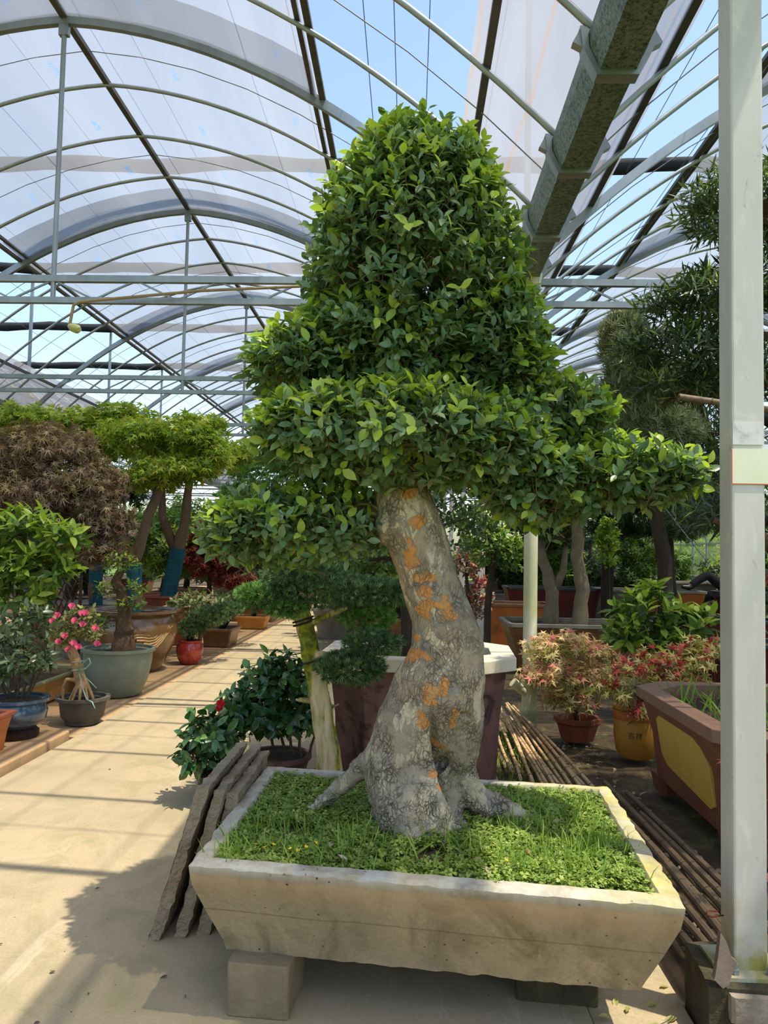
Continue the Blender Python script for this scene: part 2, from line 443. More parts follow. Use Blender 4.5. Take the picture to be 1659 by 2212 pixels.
def mat_film(name, tr, dirt=.0, tint=(238, 241, 248), print_=False):
    t = NT(name); co = t.co()
    n1 = t.noise(co, .7, 5, .6, .6, (1.5, .25, 1)); n2 = t.noise(co, 3.0, 6, .65, 1.0, (2.2, .18, 1))
    c = t.mix(t.mask(n1, .35, .7), tint, tuple(int(q * .88) for q in tint))
    if dirt:
        c = t.mix(t.math('MULTIPLY', t.mask(n2, .5, .68), dirt), c, (160, 158, 152))
        w_ = t.n('ShaderNodeTexWave', wave_type='BANDS', bands_direction='X'); t.set(w_.inputs[0], co)
        w_.inputs['Scale'].default_value = .9; w_.inputs['Distortion'].default_value = 1.2; w_.inputs['Detail'].default_value = 3
        c = t.mix(t.math('MULTIPLY', t.mask(w_.outputs['Fac'], .985, 1.0), .5), c, (176, 140, 96))
    if print_:                                             # faint blue maker's print repeated along the film
        sx = t.n('ShaderNodeSeparateXYZ'); t.set(sx.inputs[0], co)
        ln = t.math('LESS_THAN', t.math('FRACT', t.math('ADD', t.math('DIVIDE', sx.outputs[0], 1.25), .37)), .05)
        ds = t.math('LESS_THAN', t.math('FRACT', t.math('DIVIDE', sx.outputs[1], 1.05)), .20)
        gl = t.mask(t.noise(co, 30, 2, .5, 0, (1, 1.6, 1)), .44, .52)
        c = t.mix(t.math('MULTIPLY', t.math('MULTIPLY', ln, ds), t.math('MULTIPLY', gl, .75)), c, (110, 156, 196))
    trn = t.n('ShaderNodeBsdfTransparent'); t.set(trn.inputs[0], s2l((240, 238, 230)))
    tl = t.n('ShaderNodeBsdfTranslucent'); t.set(tl.inputs[0], c)
    df = t.bsdf(c, .35, 0, .5)
    return t.done(t.mixs(tr, t.mixs(.28, tl.outputs[0], df), trn.outputs[0]))
m_film = mat_film('roof_film', .44, 0, (164, 165, 166), True)
m_filmd = mat_film('dirty_film_by_gutter', .22, .6, (158, 160, 165))
m_film2 = mat_film('folded_film', .30, 0, (150, 157, 174))
m_wallfilm = mat_film('wall_film', .60, .25, (150, 168, 120))

# ------------------------------------------------------------------ the greenhouse shell
HS = 4.3; RX = [-3.3 + 8.6 * k for k in (-1, 0, 1)]; YEND = 46.8
FR = [2.8 + 4 * k for k in range(12)]
def az(u): u = abs(u); return 6.40 - .066 * u - .111 * u * u
def arcpts(u0, u1, n=15, up=0.): return [(u, 0, az(u) + up) for u in np.linspace(u0, u1, n)]

ceil = thing('ceiling', 'arched steel and film roof of the greenhouse', None, (-3.3, 20, 3.7), kind='structure')
b = MB(); b.tube(arcpts(-HS, HS, 41), .021, 8); pipe0 = b.build('arch_pipe', m_steel, ceil, smooth='all')
pipe0.data.transform(Matrix.Translation(Vector(ORG[ceil.name]))); pipe0.location = Vector((RX[1], 3.8, 0)) - Vector(ORG[ceil.name])
b = MB(); pts = np.array(arcpts(-HS, HS, 33)); loops = []
for i, p in enumerate(pts):
    loops.append(np.array([p + (0, -.028, -.05), p + (0, .028, -.05), p + (0, .028, .05), p + (0, -.028, .05)]))
b.loft(loops); main0 = b.build('arch_beam', m_steel, ceil)
main0.data.transform(Matrix.Translation(Vector(ORG[ceil.name]))); main0.location = Vector((RX[1], 2.8, 0)) - Vector(ORG[ceil.name])
far = MB()
for k, rx in enumerate(RX):
    for y in np.arange(2.8, YEND + .1, 1.0):
        ismain = abs((y - 2.8) % 4) < .01
        if k == 1 and y < 3.9: continue
        if y < 23:
            share(main0 if ismain else pipe0, 'arch_beam' if ismain else 'arch_pipe', (rx, y, 0), ceil)
        else:
            far.tube([(rx + u, y, az(u)) for u in np.linspace(-HS, HS, 15)], .045 if ismain else .021, 5, False)
far.build('distant_arches', m_steel, ceil, kind='stuff')
wr = MB()
for rx in RX:
    for y in np.arange(3.3, 30, 2.0): wr.tube([(rx + u, y, az(u) + .035) for u in np.linspace(-HS, HS, 17)], .005, 4, False)
wr.build('film_cords', m_wire, ceil, kind='stuff')
V1, V2 = 2.43, 3.74          # the roof vents lie between these distances from the ridge
for k, rx in enumerate(RX):
    b = MB(); b.bar((rx, 1, az(0) + .02), (rx, YEND, az(0) + .02), .06, .05); b.build('ridge_pipe', m_steeld, ceil)
    for s in (-1, 1):
        for (u, ww) in ((V1, .055), (V1 - .09, .04), (V2, .05)):
            b = MB(); b.bar((rx + s * u, 1, az(u) + .045), (rx + s * u, YEND, az(u) + .045), ww, .04); b.build('film_rail', m_steeld, ceil)
        for (u0, u1, mt) in ((0, V1, m_film), (V2 - .1, HS - .06, m_filmd)):
            b = MB(); ys = np.arange(.8, YEND + .01, 2.0)
            us = np.linspace(u0, u1, 9 if u0 == 0 else 4)
            vv = [(rx + s * u, y, az(u) + .05 + (.02 * math.sin(y * 3.1 + u * 5) if 0 < j < len(us) - 1 else 0)) for y in ys for j, u in enumerate(us)]
            m = len(us); ff = [(j * m + i, j * m + i + 1, (j + 1) * m + i + 1, (j + 1) * m + i) for j in range(len(ys) - 1) for i in range(m - 1)]
            b.add(vv, ff); b.build('film_sheet', mt, ceil, smooth='all')
        for y in FR[1:7]:                                   # doubled film lying along every main arch
            b = MB(); us = np.linspace(0.02, V1 - .05, 8)
            vv = [(rx + s * u, yy, az(u) + .02 + (.02 if yy < y - .1 else 0)) for yy in (y - .55 + (.07 * math.sin(y)), y - .02) for u in us]
            b.add(vv, [(i, i + 1, i + 9, i + 8) for i in range(7)]); b.build('film_fold', m_film2, ceil)

# trusses with king posts
def truss(rx, y, single):
    t = bpy.data.objects.new('truss', None); col.objects.link(t); t.parent = ceil; t.location = Vector((rx, y, 3.74)) - Vector(ORG[ceil.name]); reg(t, (rx, y, 3.74))
    x0, x1 = rx - HS, rx + HS
    b = MB(); b.bar((x0, y, 3.94), (x1, y, 3.94), .05, .06); b.build('top_chord', m_steel, t)
    b = MB(); b.bar((x0, y, 3.74), (x1, y, 3.74), .05, .055); b.build('bottom_chord', m_steel, t)
    n = 22; xs = np.linspace(x0 + .1, x1 - .1, n + 1); j = MB()
    for i in range(n):
        z0, z1 = (3.93, 3.75) if i % 2 else (3.75, 3.93)
        bb = MB() if single else j
        bb.bar((xs[i], y, z0), (xs[i + 1], y, z1), .016)
        if single: bb.build('web_bar', m_steel, t)
    if not single: j.build('web_bars', m_steel, t, kind='stuff')
    b = MB(); b.tube([(rx, y, 3.72), (rx, y, 6.36)], .024, 8); b.box((rx, y, 6.30), (.09, .05, .12)); b.build('king_post', m_steel, t, smooth=True)
for k, rx in enumerate(RX):
    for y in FR[1:9]: truss(rx, y, y < 12 and (k == 1 or y < 8))

# gutters, steel columns and outside shade frame
GX = [-11.9, -3.3 - HS, 1.0, 9.6]
gp = [(-.145, 4.14), (-.14, 4.06), (-.09, 3.94), (.09, 3.94), (.14, 4.06), (.145, 4.14), (.125, 4.14), (.12, 4.07), (.075, 3.96), (-.075, 3.96), (-.12, 4.07), (-.125, 4.14)]
def gutter(gx, label):
    g = thing('rain_gutter', label, 'gutter', (gx, 20, 3.94))
    b = MB(); b.loft([[(gx + x, y, z) for x, z in gp] for y in (1.2, YEND)]); b.build('channel', m_gutter, g)
    bp = [(-.19, 4.17), (-.175, 4.05), (-.105, 3.915), (.105, 3.915), (.175, 4.05), (.19, 4.17), (.155, 4.16), (.145, 4.06), (.09, 3.94), (-.09, 3.94), (-.145, 4.06), (-.155, 4.16)]
    first = None
    for y in np.arange(2.8, 16, 1.0):
        if first is None:
            b = MB(); b.loft([[(gx + x, y + dy, z) for x, z in bp] for dy in (-.04, .04)])
            for sx in (-1, 1): b.box((gx + sx * .17, y, 4.12), (.07, .05, .10), Euler((0, sx * -.5, 0)))
            first = b.build('bracket', m_steel, g); y0 = y
        else:
            c = bpy.data.objects.new('bracket', first.data); col.objects.link(c); c.parent = g; c.location = (0, y - y0, 0)
gutter(1.0, 'spangled galvanised rain gutter running above the bonsai and the white downpipe')
gutter(-7.6, 'galvanised rain gutter on the far side of the maple trees')
def column(x, y, label, z0=0., w_=.1, h=3.95):
    g = thing('steel_column', label, 'column', (x, y, z0))
    b = MB(); b.box((x, y, (z0 + h) / 2), (w_, w_, h - z0)); b.build('post', m_col, g, bevel=.008)
    b = MB(); b.box((x, y, z0 + .006), (w_ + .1, w_ + .1, .012)); b.build('base_plate', m_colb, g)
    return g
t_ = NT('grey_painted_steel'); co_ = t_.co()
a_ = t_.noise(co_, 3, 6, .6, .5, (1, 1, .3)); c_ = t_.mix(t_.mask(a_, .3, .7), (190, 184, 172), (168, 165, 156))
sm_ = t_.noise(co_, 7, 6, .7, 2.2, (1, 1, .5)); c_ = t_.mix(t_.math('MULTIPLY', t_.mask(sm_, .53, .68), .5), c_, (206, 198, 182))
ru_ = t_.noise(co_, 16, 6, .7, .6, (1, 1, .6)); c_ = t_.mix(t_.math('MULTIPLY', t_.mask(ru_, .62, .68), .7), c_, (164, 132, 100))
sx_ = t_.n('ShaderNodeSeparateXYZ'); t_.set(sx_.inputs[0], co_)
gm_ = t_.math('MULTIPLY', t_.mask(sx_.outputs[2], .26, .05), t_.mask(t_.noise(co_, 9, 5), .35, .6)); c_ = t_.mix(gm_, c_, (142, 136, 66))
m_col = t_.done(t_.bsdf(c_, .5, .15, .4, t_.bump(t_.noise(co_, 25, 4), .06, .004)))
m_colb = M('plate_steel', (176, 172, 150), (150, 148, 120), 9, .6, .2, 60, ((140, 134, 80), .5, 8), metal=.2)
for y in FR[2:6]:
    column(1.0, y, 'grey steel column under the gutter, ' + {10.8: 'dark one just behind the crown of the bonsai', 14.8: 'second one behind the white downpipe', 18.8: 'third one behind the white downpipe', 22.8: 'fourth one behind the white downpipe'}[round(y, 1)])
for y in (6.8, 10.8, 14.8, 18.8):
    column(-7.6, y, 'slim steel column behind the maple trees', w_=.08)['group'] = 'columns behind the maples'
for i, gx in enumerate(GX[1:3]):
    for y in FR[1:6]:
        b = MB(); b.bar((gx, y, 4.1), (gx, y, 7.0), .05); o = b.build('shade_frame_post', m_steel, ceil)
m_roll = M('black_shade_cloth', (44, 46, 48), (30, 32, 34), 8, .9, .6, 30, stretch=(.3, 6, 6), bdist=.02)
for i, y in enumerate((10.5, 14.5, 18.5, 22.5)):
    xs = np.linspace(-12, 10, 60); r_ = .1 + .012 * np.sin(xs * 5 + i); pz = 6.93 + .02 * np.sin(xs * 2.1 + i)
    b = MB(); b.tube(np.stack([xs, np.full(60, y) + .02 * np.sin(xs * 3), pz], 1), r_, 9)
    tag(b.build('shade_cloth_roll', m_roll, smooth='all'), 'long roll of black shade cloth lying across the roof', 'shade cloth', 'rolled shade cloths above the roof')
sw = MB()
for x in (-11, -9.5, -8.2, -6.9, -5.6, -4.3, -3, -1.3, -.55, -.25, .1, .85, 1.9, 2.2, 2.9, 3.6, 4.4, 5.8, 7.2, 8.6): sw.tube([(x, .8, 6.83), (x, YEND, 6.83)], .005, 4, False)
sw.build('shade_wires', m_wire, ceil, kind='stuff')

# walls of film with mullions, and grass beyond them
def wall(name, a, b_, h, n):
    a = np.array(a, float); b_ = np.array(b_, float)
    g = MB(); g.add([a, b_, b_ + (0, 0, h), a + (0, 0, h)], [(0, 1, 2, 3)]); o = tag(g.build(name, m_wallfilm, org=(a + b_) / 2), kind='structure')
    for i in range(n + 1):
        p = a + (b_ - a) * i / n; g = MB(); g.bar(p, p + (0, 0, h), .06); g.build('mullion', m_steel, o)
    for z in (.06, .9, 2.0, 3.2): g = MB(); g.bar(a + (0, 0, z), b_ + (0, 0, z), .045); g.build('rail', m_steel, o)
    return o
wall('wall_right', (9.62, -1, 0), (9.62, YEND, 0), 4.1, 40)
wall('wall_left', (-16.2, -1, 0), (-16.2, YEND, 0), 4.1, 24)
wall('wall_back', (-16.2, YEND, 0), (9.62, YEND, 0), 4.1, 24)

# ------------------------------------------------------------------ floors
floor = thing('floor', 'pale concrete aisle of slabs', None, (0, 10, 0), kind='structure')
for i, (y0, y1) in enumerate([(-2, 7.4), (7.4, 11.4), (11.4, 15.4), (15.4, 19.4), (19.4, 23.4), (23.4, 32), (32, YEND)]):
    x1 = .62
    b = MB(); b.box(((-2.62 + x1) / 2, (y0 + y1) / 2, -.05), (x1 + 2.62, y1 - y0 - .012, .10)); b.build('slab', m_floor, floor, bevel=.006)
b = MB(); b.box((.785, .55, -.052), (.33, 5.1, .10)); b.build('slab', m_floor, floor, bevel=.006)
b = MB(); b.box((-6, 26.45, -.06), (6.76, 40.7, .10)); b.build('slab', m_terr, floor)
b = MB(); n_ = 26
b.box((-9.3, 2.0, -.01), (13.3, 8.1, .13)); o = b.build('terrace', m_terr, floor, bevel=.012)
b = MB(); xs = np.linspace(.4, 9.62, 48); ys = np.linspace(-2, YEND, 120)
vv = [(x, y, -.045 + .03 * noise.noise(Vector((x * 1.3, y * 1.3, 0))) + .02 * noise.noise(Vector((x * 4, y * 4, 3)))) for y in ys for x in xs]
b.add(vv, [(j * 48 + i, j * 48 + i + 1, (j + 1) * 48 + i + 1, (j + 1) * 48 + i) for j in range(119) for i in range(47)])
tag(b.build('ground', m_soilg, smooth='all'), kind='structure')
b = MB(); b.box((-12.8, 26.45, -.07), (6.84, 40.7, .10)); b.build('slab', m_soilg, floor)
b = MB(); b.box((0, 20, -.3), (240, 240, .1)); tag(b.build('outside_ground', m_grassfar), kind='structure')
# ------------------------------------------------------------------ the concrete planter
def mat_planter():
    t = NT('weathered_planter_concrete'); co = t.co()
    c = t.mix(t.mask(t.noise(co, 2.2, 8, .65, .6), .3, .7), (166, 150, 118), (136, 124, 100))
    c = t.mix(t.mask(t.noise(co, 4.5, 9, .75, .8, (1, 1, .6)), .46, .66), c, (112, 102, 76))
    c = t.mix(t.math('MULTIPLY', t.mask(t.noise(co, 3.1, 7, .7, 1.8, (1.6, 1.6, .8)), .60, .70), .35), c, (190, 176, 134))
    sx = t.n('ShaderNodeSeparateXYZ'); t.set(sx.inputs[0], co)
    top = t.mask(sx.outputs[2], .305, .335)
    fine = t.noise(co, 70, 5, .7); c = t.mix(t.math('MULTIPLY', t.mask(fine, .4, .7), .35), c, (104, 92, 70))
    c = t.mix(t.math('MULTIPLY', top, t.mask(t.noise(co, 9, 8, .7), .30, .62)), c, (176, 170, 154))
    ln = t.math('MULTIPLY', t.mask(t.math('ABSOLUTE', t.math('SUBTRACT', t.math('ADD', sx.outputs[2], t.math('MULTIPLY', t.noise(co, 2, 4), .03)), .185)), .004, .001), .5); c = t.mix(ln, c, (84, 74, 56))
    ms = t.math('MULTIPLY', top, t.math('MULTIPLY', t.mask(sx.outputs[0], .35, .80), t.mask(t.noise(co, 4, 6, .7), .36, .6)))
    c = t.mix(ms, c, (172, 160, 72))
    band = t.math('MULTIPLY', t.mask(sx.outputs[2], .20, .30), t.mask(sx.outputs[2], .315, .30))
    c = t.mix(t.math('MULTIPLY', band, .35), c, (186, 150, 104))
    pore = t.voro(co, 26).outputs['Distance']; sel = t.mask(t.noise(co, 7, 3), .5, .6)
    pm = t.math('MULTIPLY', t.mask(pore, .13, .07), sel); c = t.mix(pm, c, (66, 54, 40))
    h = t.math('SUBTRACT', t.noise(co, 60, 6, .7), t.math('MULTIPLY', pm, 1.5))
    return t.done(t.bsdf(c, .92, 0, .2, t.bump(h, .35, .006)))
m_plc = mat_planter()
PT = np.array([(-.685, 2.481), (.818, 2.305), (.890, 3.440), (-.650, 3.604)])   # rim corners, counter-clockwise
PB = np.array([(-.600, 2.615), (.745, 2.455), (.800, 3.340), (-.570, 3.480)])
pc = PT.mean(0)
def quad_loop(Q, z, inset=0, seg=9, jit=0, seed=0):
    Q = np.array(Q); c = Q.mean(0); out = []
    d = Q - c; Q = c + d * (1 - inset / np.abs(d).mean(0))
    for i in range(4):
        for k in range(seg):
            p = Q[i] + (Q[(i + 1) % 4] - Q[i]) * k / seg; zz = z
            if jit:
                nn = noise.noise_vector(Vector((p[0] * 24 + seed, p[1] * 24, z * 5))); p = p + jit * np.array([nn[0], nn[1]]); zz = z + jit * .6 * nn[2]
            out.append((p[0], p[1], zz))
    return out
planter = thing('concrete_planter', 'large weathered rectangular concrete planter on blocks holding the crooked bonsai', 'planter', (pc[0], pc[1], .16))
mid = PB * .12 + PT * .88
b = MB(); S = 80
b.loft([quad_loop(PB, .185, .03, S), quad_loop(PB, .165, .012, S, .008), quad_loop(PB, .20, 0, S, .006), quad_loop(PB * .5 + (PB * .12 + PT * .88) * .5, .31, 0, S, .003), quad_loop(mid, .425, .0, S, .003),
        quad_loop(PT, .462, .004, S, .007), quad_loop(PT, .492, 0, S, .009), quad_loop(PT, .503, .012, S, .006), quad_loop(PT, .503, .058, S, .004, 5), quad_loop(PT, .49, .066, S, .003, 5), quad_loop(mid, .40, .07, S)], True, True)
b.build('basin', m_plc, planter, smooth=True)
# soil mound
def pin(px, py):                       # bilinear position inside the planter, 0..1
    a, b_, c, d = PT; top = a + (b_ - a) * px; bot = d + (c - d) * px; return top + (bot - top) * py
def soil_z(x, y): return .455 + .035 * math.exp(-((x - .06) ** 2 + (y - 2.95) ** 2) / .12) + .012 * noise.noise(Vector((x * 5, y * 5, 2)))
b = MB(); n = 28; g = [pin(.035 + .93 * i / n, .04 + .92 * j / n) for j in range(n + 1) for i in range(n + 1)]
b.add([(x, y, soil_z(x, y)) for x, y in g], [(j * (n + 1) + i, j * (n + 1) + i + 1, (j + 1) * (n + 1) + i + 1, (j + 1) * (n + 1) + i) for j in range(n) for i in range(n)])
b.build('soil', m_soil, planter, smooth='all')

m_blk = M('old_block_concrete', (136, 122, 94), (110, 98, 72), 7, .95, .5, 50, ((92, 92, 52), .58, 5), bdist=.01)
m_blkm = M('mossy_block', (76, 68, 48), (50, 46, 30), 9, .95, .8, 60, ((88, 86, 42), .54, 6), bdist=.02)
def block(label, c, d, a, m):
    b = MB(); x, y, z = np.array(d) / 2; L = []
    for zz in np.linspace(0, d[2], 5):
        pts = chrect(x, y, .008, (c[0], c[1]), c[2] + zz, a); L.append(wobble(pts, .006, 9, len(label)))
    b.loft(L); return tag(b.build('support_block', m, bevel=.004), label, 'block')
block('squat concrete block under the left front corner of the planter', (-.455, 2.66, 0), (.205, .26, .168), math.radians(-4), m_blk)
block('dark mossy block in the shade under the right end of the planter', (.53, 2.80, -.03), (.27, .24, .198), math.radians(-5), m_blkm)
block('block propping the far left corner of the planter beside the slabs', (-.42, 3.34, 0), (.22, .22, .168), math.radians(-4), m_blk)
block('block propping the far right corner of the planter by the bamboo', (.60, 3.22, -.03), (.24, .2, .198), math.radians(-5), m_blkm)

# ------------------------------------------------------------------ leaning slabs on the left of the planter
m_slab = M('rough_slab', (152, 136, 110), (120, 106, 86), 9, .97, 1.0, 30, ((124, 92, 66), .56, 6), bdist=.03)
for i, (xb, xt, y0, y1, h, lab) in enumerate([(-.975, -.80, 2.99, 3.66, .585, 'brown rough-edged slab leaning outermost against the planter'),
                                            (-.885, -.745, 3.02, 3.72, .56, 'grey rough slab leaning in the middle of three against the planter'),
                                            (-.800, -.70, 3.05, 3.70, .54, 'crumbling slab leaning right against the side of the planter')]):
    b = MB(); L = []
    for y in np.linspace(y0, y1, 30):
        row = []
        for t in np.linspace(0, 1, 28): row.append((xb + (xt - xb) * t, y, t * h))
        for t in np.linspace(1, 0, 28): row.append((xb + (xt - xb) * t + .050, y, t * h + .012 * (t > .5)))
        row = np.array(row); row = wobble(row, .004, 12, i * 3.3); row = wobble(row, .009, 50, i); row[:, 2] = np.maximum(row[:, 2], .0); L.append(row)
    b.loft(L); tag(b.build('stone_slab', m_slab, smooth=True), lab, 'slab')

# ------------------------------------------------------------------ the bonsai tree
def mat_bark():
    t = NT('flaking_quince_bark'); co = t.co()
    fl = t.n('ShaderNodeAttribute', attribute_name='flake').outputs['Fac']
    lo = t.n('ShaderNodeAttribute', attribute_name='low').outputs['Fac']
    base = t.mix(t.mask(t.noise(co, 7, 7, .65, .5), .35, .65), (166, 151, 124), (126, 111, 91))
    pal = t.mask(t.noise(co, 9, 5, .55, 1.2, (1, 1, .55)), .54, .56)
    base = t.mix(t.math('MULTIPLY', pal, .9), base, (196, 180, 146))
    gry = t.mask(t.noise(co, 6.3, 5, .6, 1.5), .57, .60)
    base = t.mix(t.math('MULTIPLY', gry, .8), base, (124, 119, 110))
    warp = t.n('ShaderNodeVectorMath', operation='ADD'); t.set(warp.inputs[0], co)
    nz = t.n('ShaderNodeTexNoise'); t.set(nz.inputs['Vector'], co); nz.inputs['Scale'].default_value = 14; nz.inputs['Detail'].default_value = 4
    vs = t.n('ShaderNodeVectorMath', operation='SCALE'); t.set(vs.inputs[0], nz.outputs['Color']); vs.inputs['Scale'].default_value = .06
    t.set(warp.inputs[1], vs.outputs[0])
    mp = t.n('ShaderNodeMapping'); t.set(mp.inputs[0], warp.outputs[0]); mp.inputs['Scale'].default_value = (1, 1, .5)
    crk = t.mask(t.voro(mp.outputs[0], 62, 'DISTANCE_TO_EDGE').outputs['Distance'], .10, .0)
    crk2 = t.mask(t.voro(mp.outputs[0], 34, 'DISTANCE_TO_EDGE').outputs['Distance'], .06, .0)
    crk = t.math('MULTIPLY', t.math('MAXIMUM', crk, crk2), t.mask(t.noise(co, 11, 6, .7), .44, .62))
    base = t.mix(t.math('MULTIPLY', lo, .45), base, (146, 138, 123))
    base = t.mix(t.math('MULTIPLY', crk, t.math('ADD', t.math('MULTIPLY', lo, .6), .15)), base, (70, 57, 43))
    fm = t.mask(t.math('ADD', fl, t.math('MULTIPLY', t.math('SUBTRACT', t.noise(co, 26, 6, .65), .5), 2.2)), .52, .56)
    oc = t.mix(t.mask(t.noise(co, 18, 4), .4, .65), (196, 134, 74), (176, 132, 84))
    base = t.mix(fm, base, oc)
    h = t.math('SUBTRACT', t.math('ADD', t.noise(co, 40, 6, .65), t.math('MULTIPLY', pal, -.3)), t.math('ADD', t.math('MULTIPLY', crk, 1.3), t.math('MULTIPLY', fm, .5)))
    return t.done(t.bsdf(base, .85, 0, .2, t.bump(h, .8, .010)))
m_bark = mat_bark()
TY = 2.93
tree = thing('bonsai_tree', 'crooked bonsai tree with flaking orange-patched trunk and rounded leafy crown in the concrete planter', 'tree', (.06, TY, .46))
def voxel(parts, vox, smooth=6):
    """join tapered tubes in one continuous surface"""
    b = MB()
    for pts, r in parts:
        pts = np.array(pts, float); r = np.array(r, float)
        m = np.linspace(0, len(pts) - 1, len(pts) * 4 - 3); k = np.arange(len(pts))
        b.tube(np.stack([np.interp(m, k, pts[:, i]) for i in range(3)], 1), np.interp(m, k, r), 16)
    me = bpy.data.meshes.new('tmp'); me.from_pydata(np.concatenate(b.v).tolist(), [], b.f)
    o = bpy.data.objects.new('tmp', me); col.objects.link(o)
    r_ = o.modifiers.new('r', 'REMESH'); r_.mode = 'VOXEL'; r_.voxel_size = vox
    s_ = o.modifiers.new('s', 'SMOOTH'); s_.iterations = smooth; s_.factor = .5
    dg = bpy.context.evaluated_depsgraph_get(); out = bpy.data.meshes.new_from_object(o.evaluated_get(dg))
    bpy.data.objects.remove(o); bpy.data.meshes.remove(me)
    return out
Tm = [(-.02, 3.02, .02), (-.014, 2.74, .031), (-.025, 2.38, .050), (-.073, 2.11, .070), (-.082, 1.914, .086), (-.046, 1.772, .104), (-.012, 1.649, .122), (.044, 1.51, .113), (.081, 1.388, .110), (.126, 1.267, .117), (.151, 1.147, .141), (.142, 1.06, .158), (.108, .973, .172)]
LL = [(.108, .973, .165), (.020, .833, .145), (-.010, .73, .140), (.007, .629, .148), (.045, .528, .165), (.075, .43, .185)]
RL = [(.175, 1.02, .125, 0), (.197, .873, .088, .0), (.200, .77, .068, .02), (.204, .685, .056, .05), (.240, .601, .056, .06), (.301, .545, .048, .09), (.404, .505, .040, .11), (.52, .465, .026, .12)]
LR = [(-.05, .80, .06, .02), (-.135, .71, .044, .05), (-.218, .622, .042, .08), (-.294, .548, .036, .11), (-.385, .475, .026, .13)]
FRT = [(.04, .66, .13, -.02), (.09, .56, .115, -.04), (.165, .49, .072, -.07), (.235, .46, .045, -.10), (.30, .445, .028, -.12)]
FR2 = [(.0, .60, .12, -.05), (.02, .50, .10, -.10), (.03, .45, .07, -.15)]
stub = [(-.07, 1.60, .07, -.02), (-.125, 1.575, .05, -.04)]
parts = [([(x, TY, z) for x, z, r in Tm], [r for *_, r in Tm]), ([(x, TY, z) for x, z, r in LL], [r for *_, r in LL])]
for q in (RL, LR, FRT, FR2, stub): parts.append(([(x, TY + dy, z) for x, z, r, dy in q], [r for x, z, r, dy in q]))
me = voxel(parts, .0085, 7); nv = len(me.vertices)
v = np.empty(nv * 3, np.float32); me.vertices.foreach_get('co', v); v = v.reshape(-1, 3)
nr = np.empty(nv * 3, np.float32); me.vertices.foreach_get('normal', nr); nr = nr.reshape(-1, 3)
flk = np.zeros(nv); low = np.clip((1.12 - v[:, 2]) / .4, 0, 1); dsp = np.zeros(nv)
# orange flake patches: centre (x, z) on the camera side and radii
FL = [(-.01, 1.735, .022, .03), (.03, 1.61, .028, .02), (.0, 1.50, .018, .045), (.012, 1.465, .02, .02), (.05, 1.41, .03, .018), (.06, 1.36, .022, .028), (.07, 1.315, .035, .02), (.04, 1.30, .012, .02), (.06, 1.275, .014, .016), (.135, 1.30, .018, .035),
      (.15, 1.27, .02, .016), (.03, 1.13, .03, .014), (.0, 1.11, .022, .012), (.10, 1.01, .03, .018), (.13, 1.03, .018, .025), (.085, .985, .02, .02), (.06, .91, .022, .03), (.12, .80, .018, .012), (.13, .665, .016, .012), (.075, 1.01, .015, .02), (.17, .90, .012, .03), (.03, 1.19, .012, .012), (.10, .71, .014, .012)]
for i in range(nv):
    p = Vector(v[i]); l = low[i]
    d = .010 * noise.noise(p * 7) + .005 * noise.noise(p * 16)
    d += l * (.007 * noise.noise(Vector((p.x * 34, p.y * 34, p.z * 14))) + .004 * (abs(noise.noise(p * 55)) * 2 - .5))
    ang = math.atan2(p.y - TY, p.x - .06); d += l * l * .006 * math.sin(ang * 9 + p.z * 8)
    if p.y < TY and .48 < p.z < .96:                      # the deep seam between the two legs
        cxs = np.interp(p.z, [.48, .53, .60, .685, .75, .88, .96], [.275, .238, .180, .140, .120, .098, .085]); wd = .015
        d -= .055 * math.exp(-((p.x - cxs) / wd) ** 2) * min(1, (.96 - p.z) / .12)
    dsp[i] = d
f = np.zeros(nv); wob = np.array([noise.noise(Vector(q) * 30) for q in v]) * .9
for (x, z, rx_, rz_) in FL:
    dd = ((v[:, 0] - x) / rx_) ** 2 + ((v[:, 2] - z) / rz_) ** 2
    f = np.maximum(f, np.clip(1.25 - .6 * np.sqrt(dd) , 0, 1) * (v[:, 1] < TY + .02))
f = np.clip(f + wob * .35 * (f > .05), 0, 1)
v2 = v + nr * dsp[:, None]
me.vertices.foreach_set('co', (v2 - np.array(ORG[tree.name])).astype(np.float32).ravel())
for nm, arr in (('flake', f), ('low', low)):
    at = me.attributes.new(nm, 'FLOAT', 'POINT'); at.data.foreach_set('value', arr.astype(np.float32))
me.materials.clear(); me.materials.append(m_bark); me.polygons.foreach_set('use_smooth', np.ones(len(me.polygons), bool)); me.update(); me.name = 'trunk'
o = bpy.data.objects.new('trunk', me); col.objects.link(o); o.parent = tree

# crown: ellipsoid pads (x, y, z, rx, ry, rz)
PADS = [(.0, 2.98, 2.62, .435, .43, .52), (.01, 3.0, 2.90, .32, .32, .33), (.30, 2.98, 2.36, .22, .28, .26), (-.10, 3.0, 2.32, .40, .36, .22), (-.41, 2.98, 2.23, .25, .28, .175),
        (.40, 2.98, 2.20, .16, .22, .14), (-.06, 2.82, 1.935, .50, .40, .205), (-.36, 2.84, 1.94, .25, .28, .17), (.24, 2.84, 1.90, .27, .30, .17), (.50, 3.0, 2.06, .30, .26, .15), (.76, 2.95, 1.82, .32, .28, .145), (.50, 2.94, 1.78, .26, .26, .17), (.94, 2.92, 1.82, .17, .20, .10),
        (-.44, 2.92, 1.60, .33, .32, .165), (-.62, 2.90, 1.57, .19, .24, .12), (-.15, 3.08, 1.64, .22, .22, .13)]
m_twig = M('twig_bark', (110, 92, 70), (78, 64, 48), 20, .9, .3, 60)
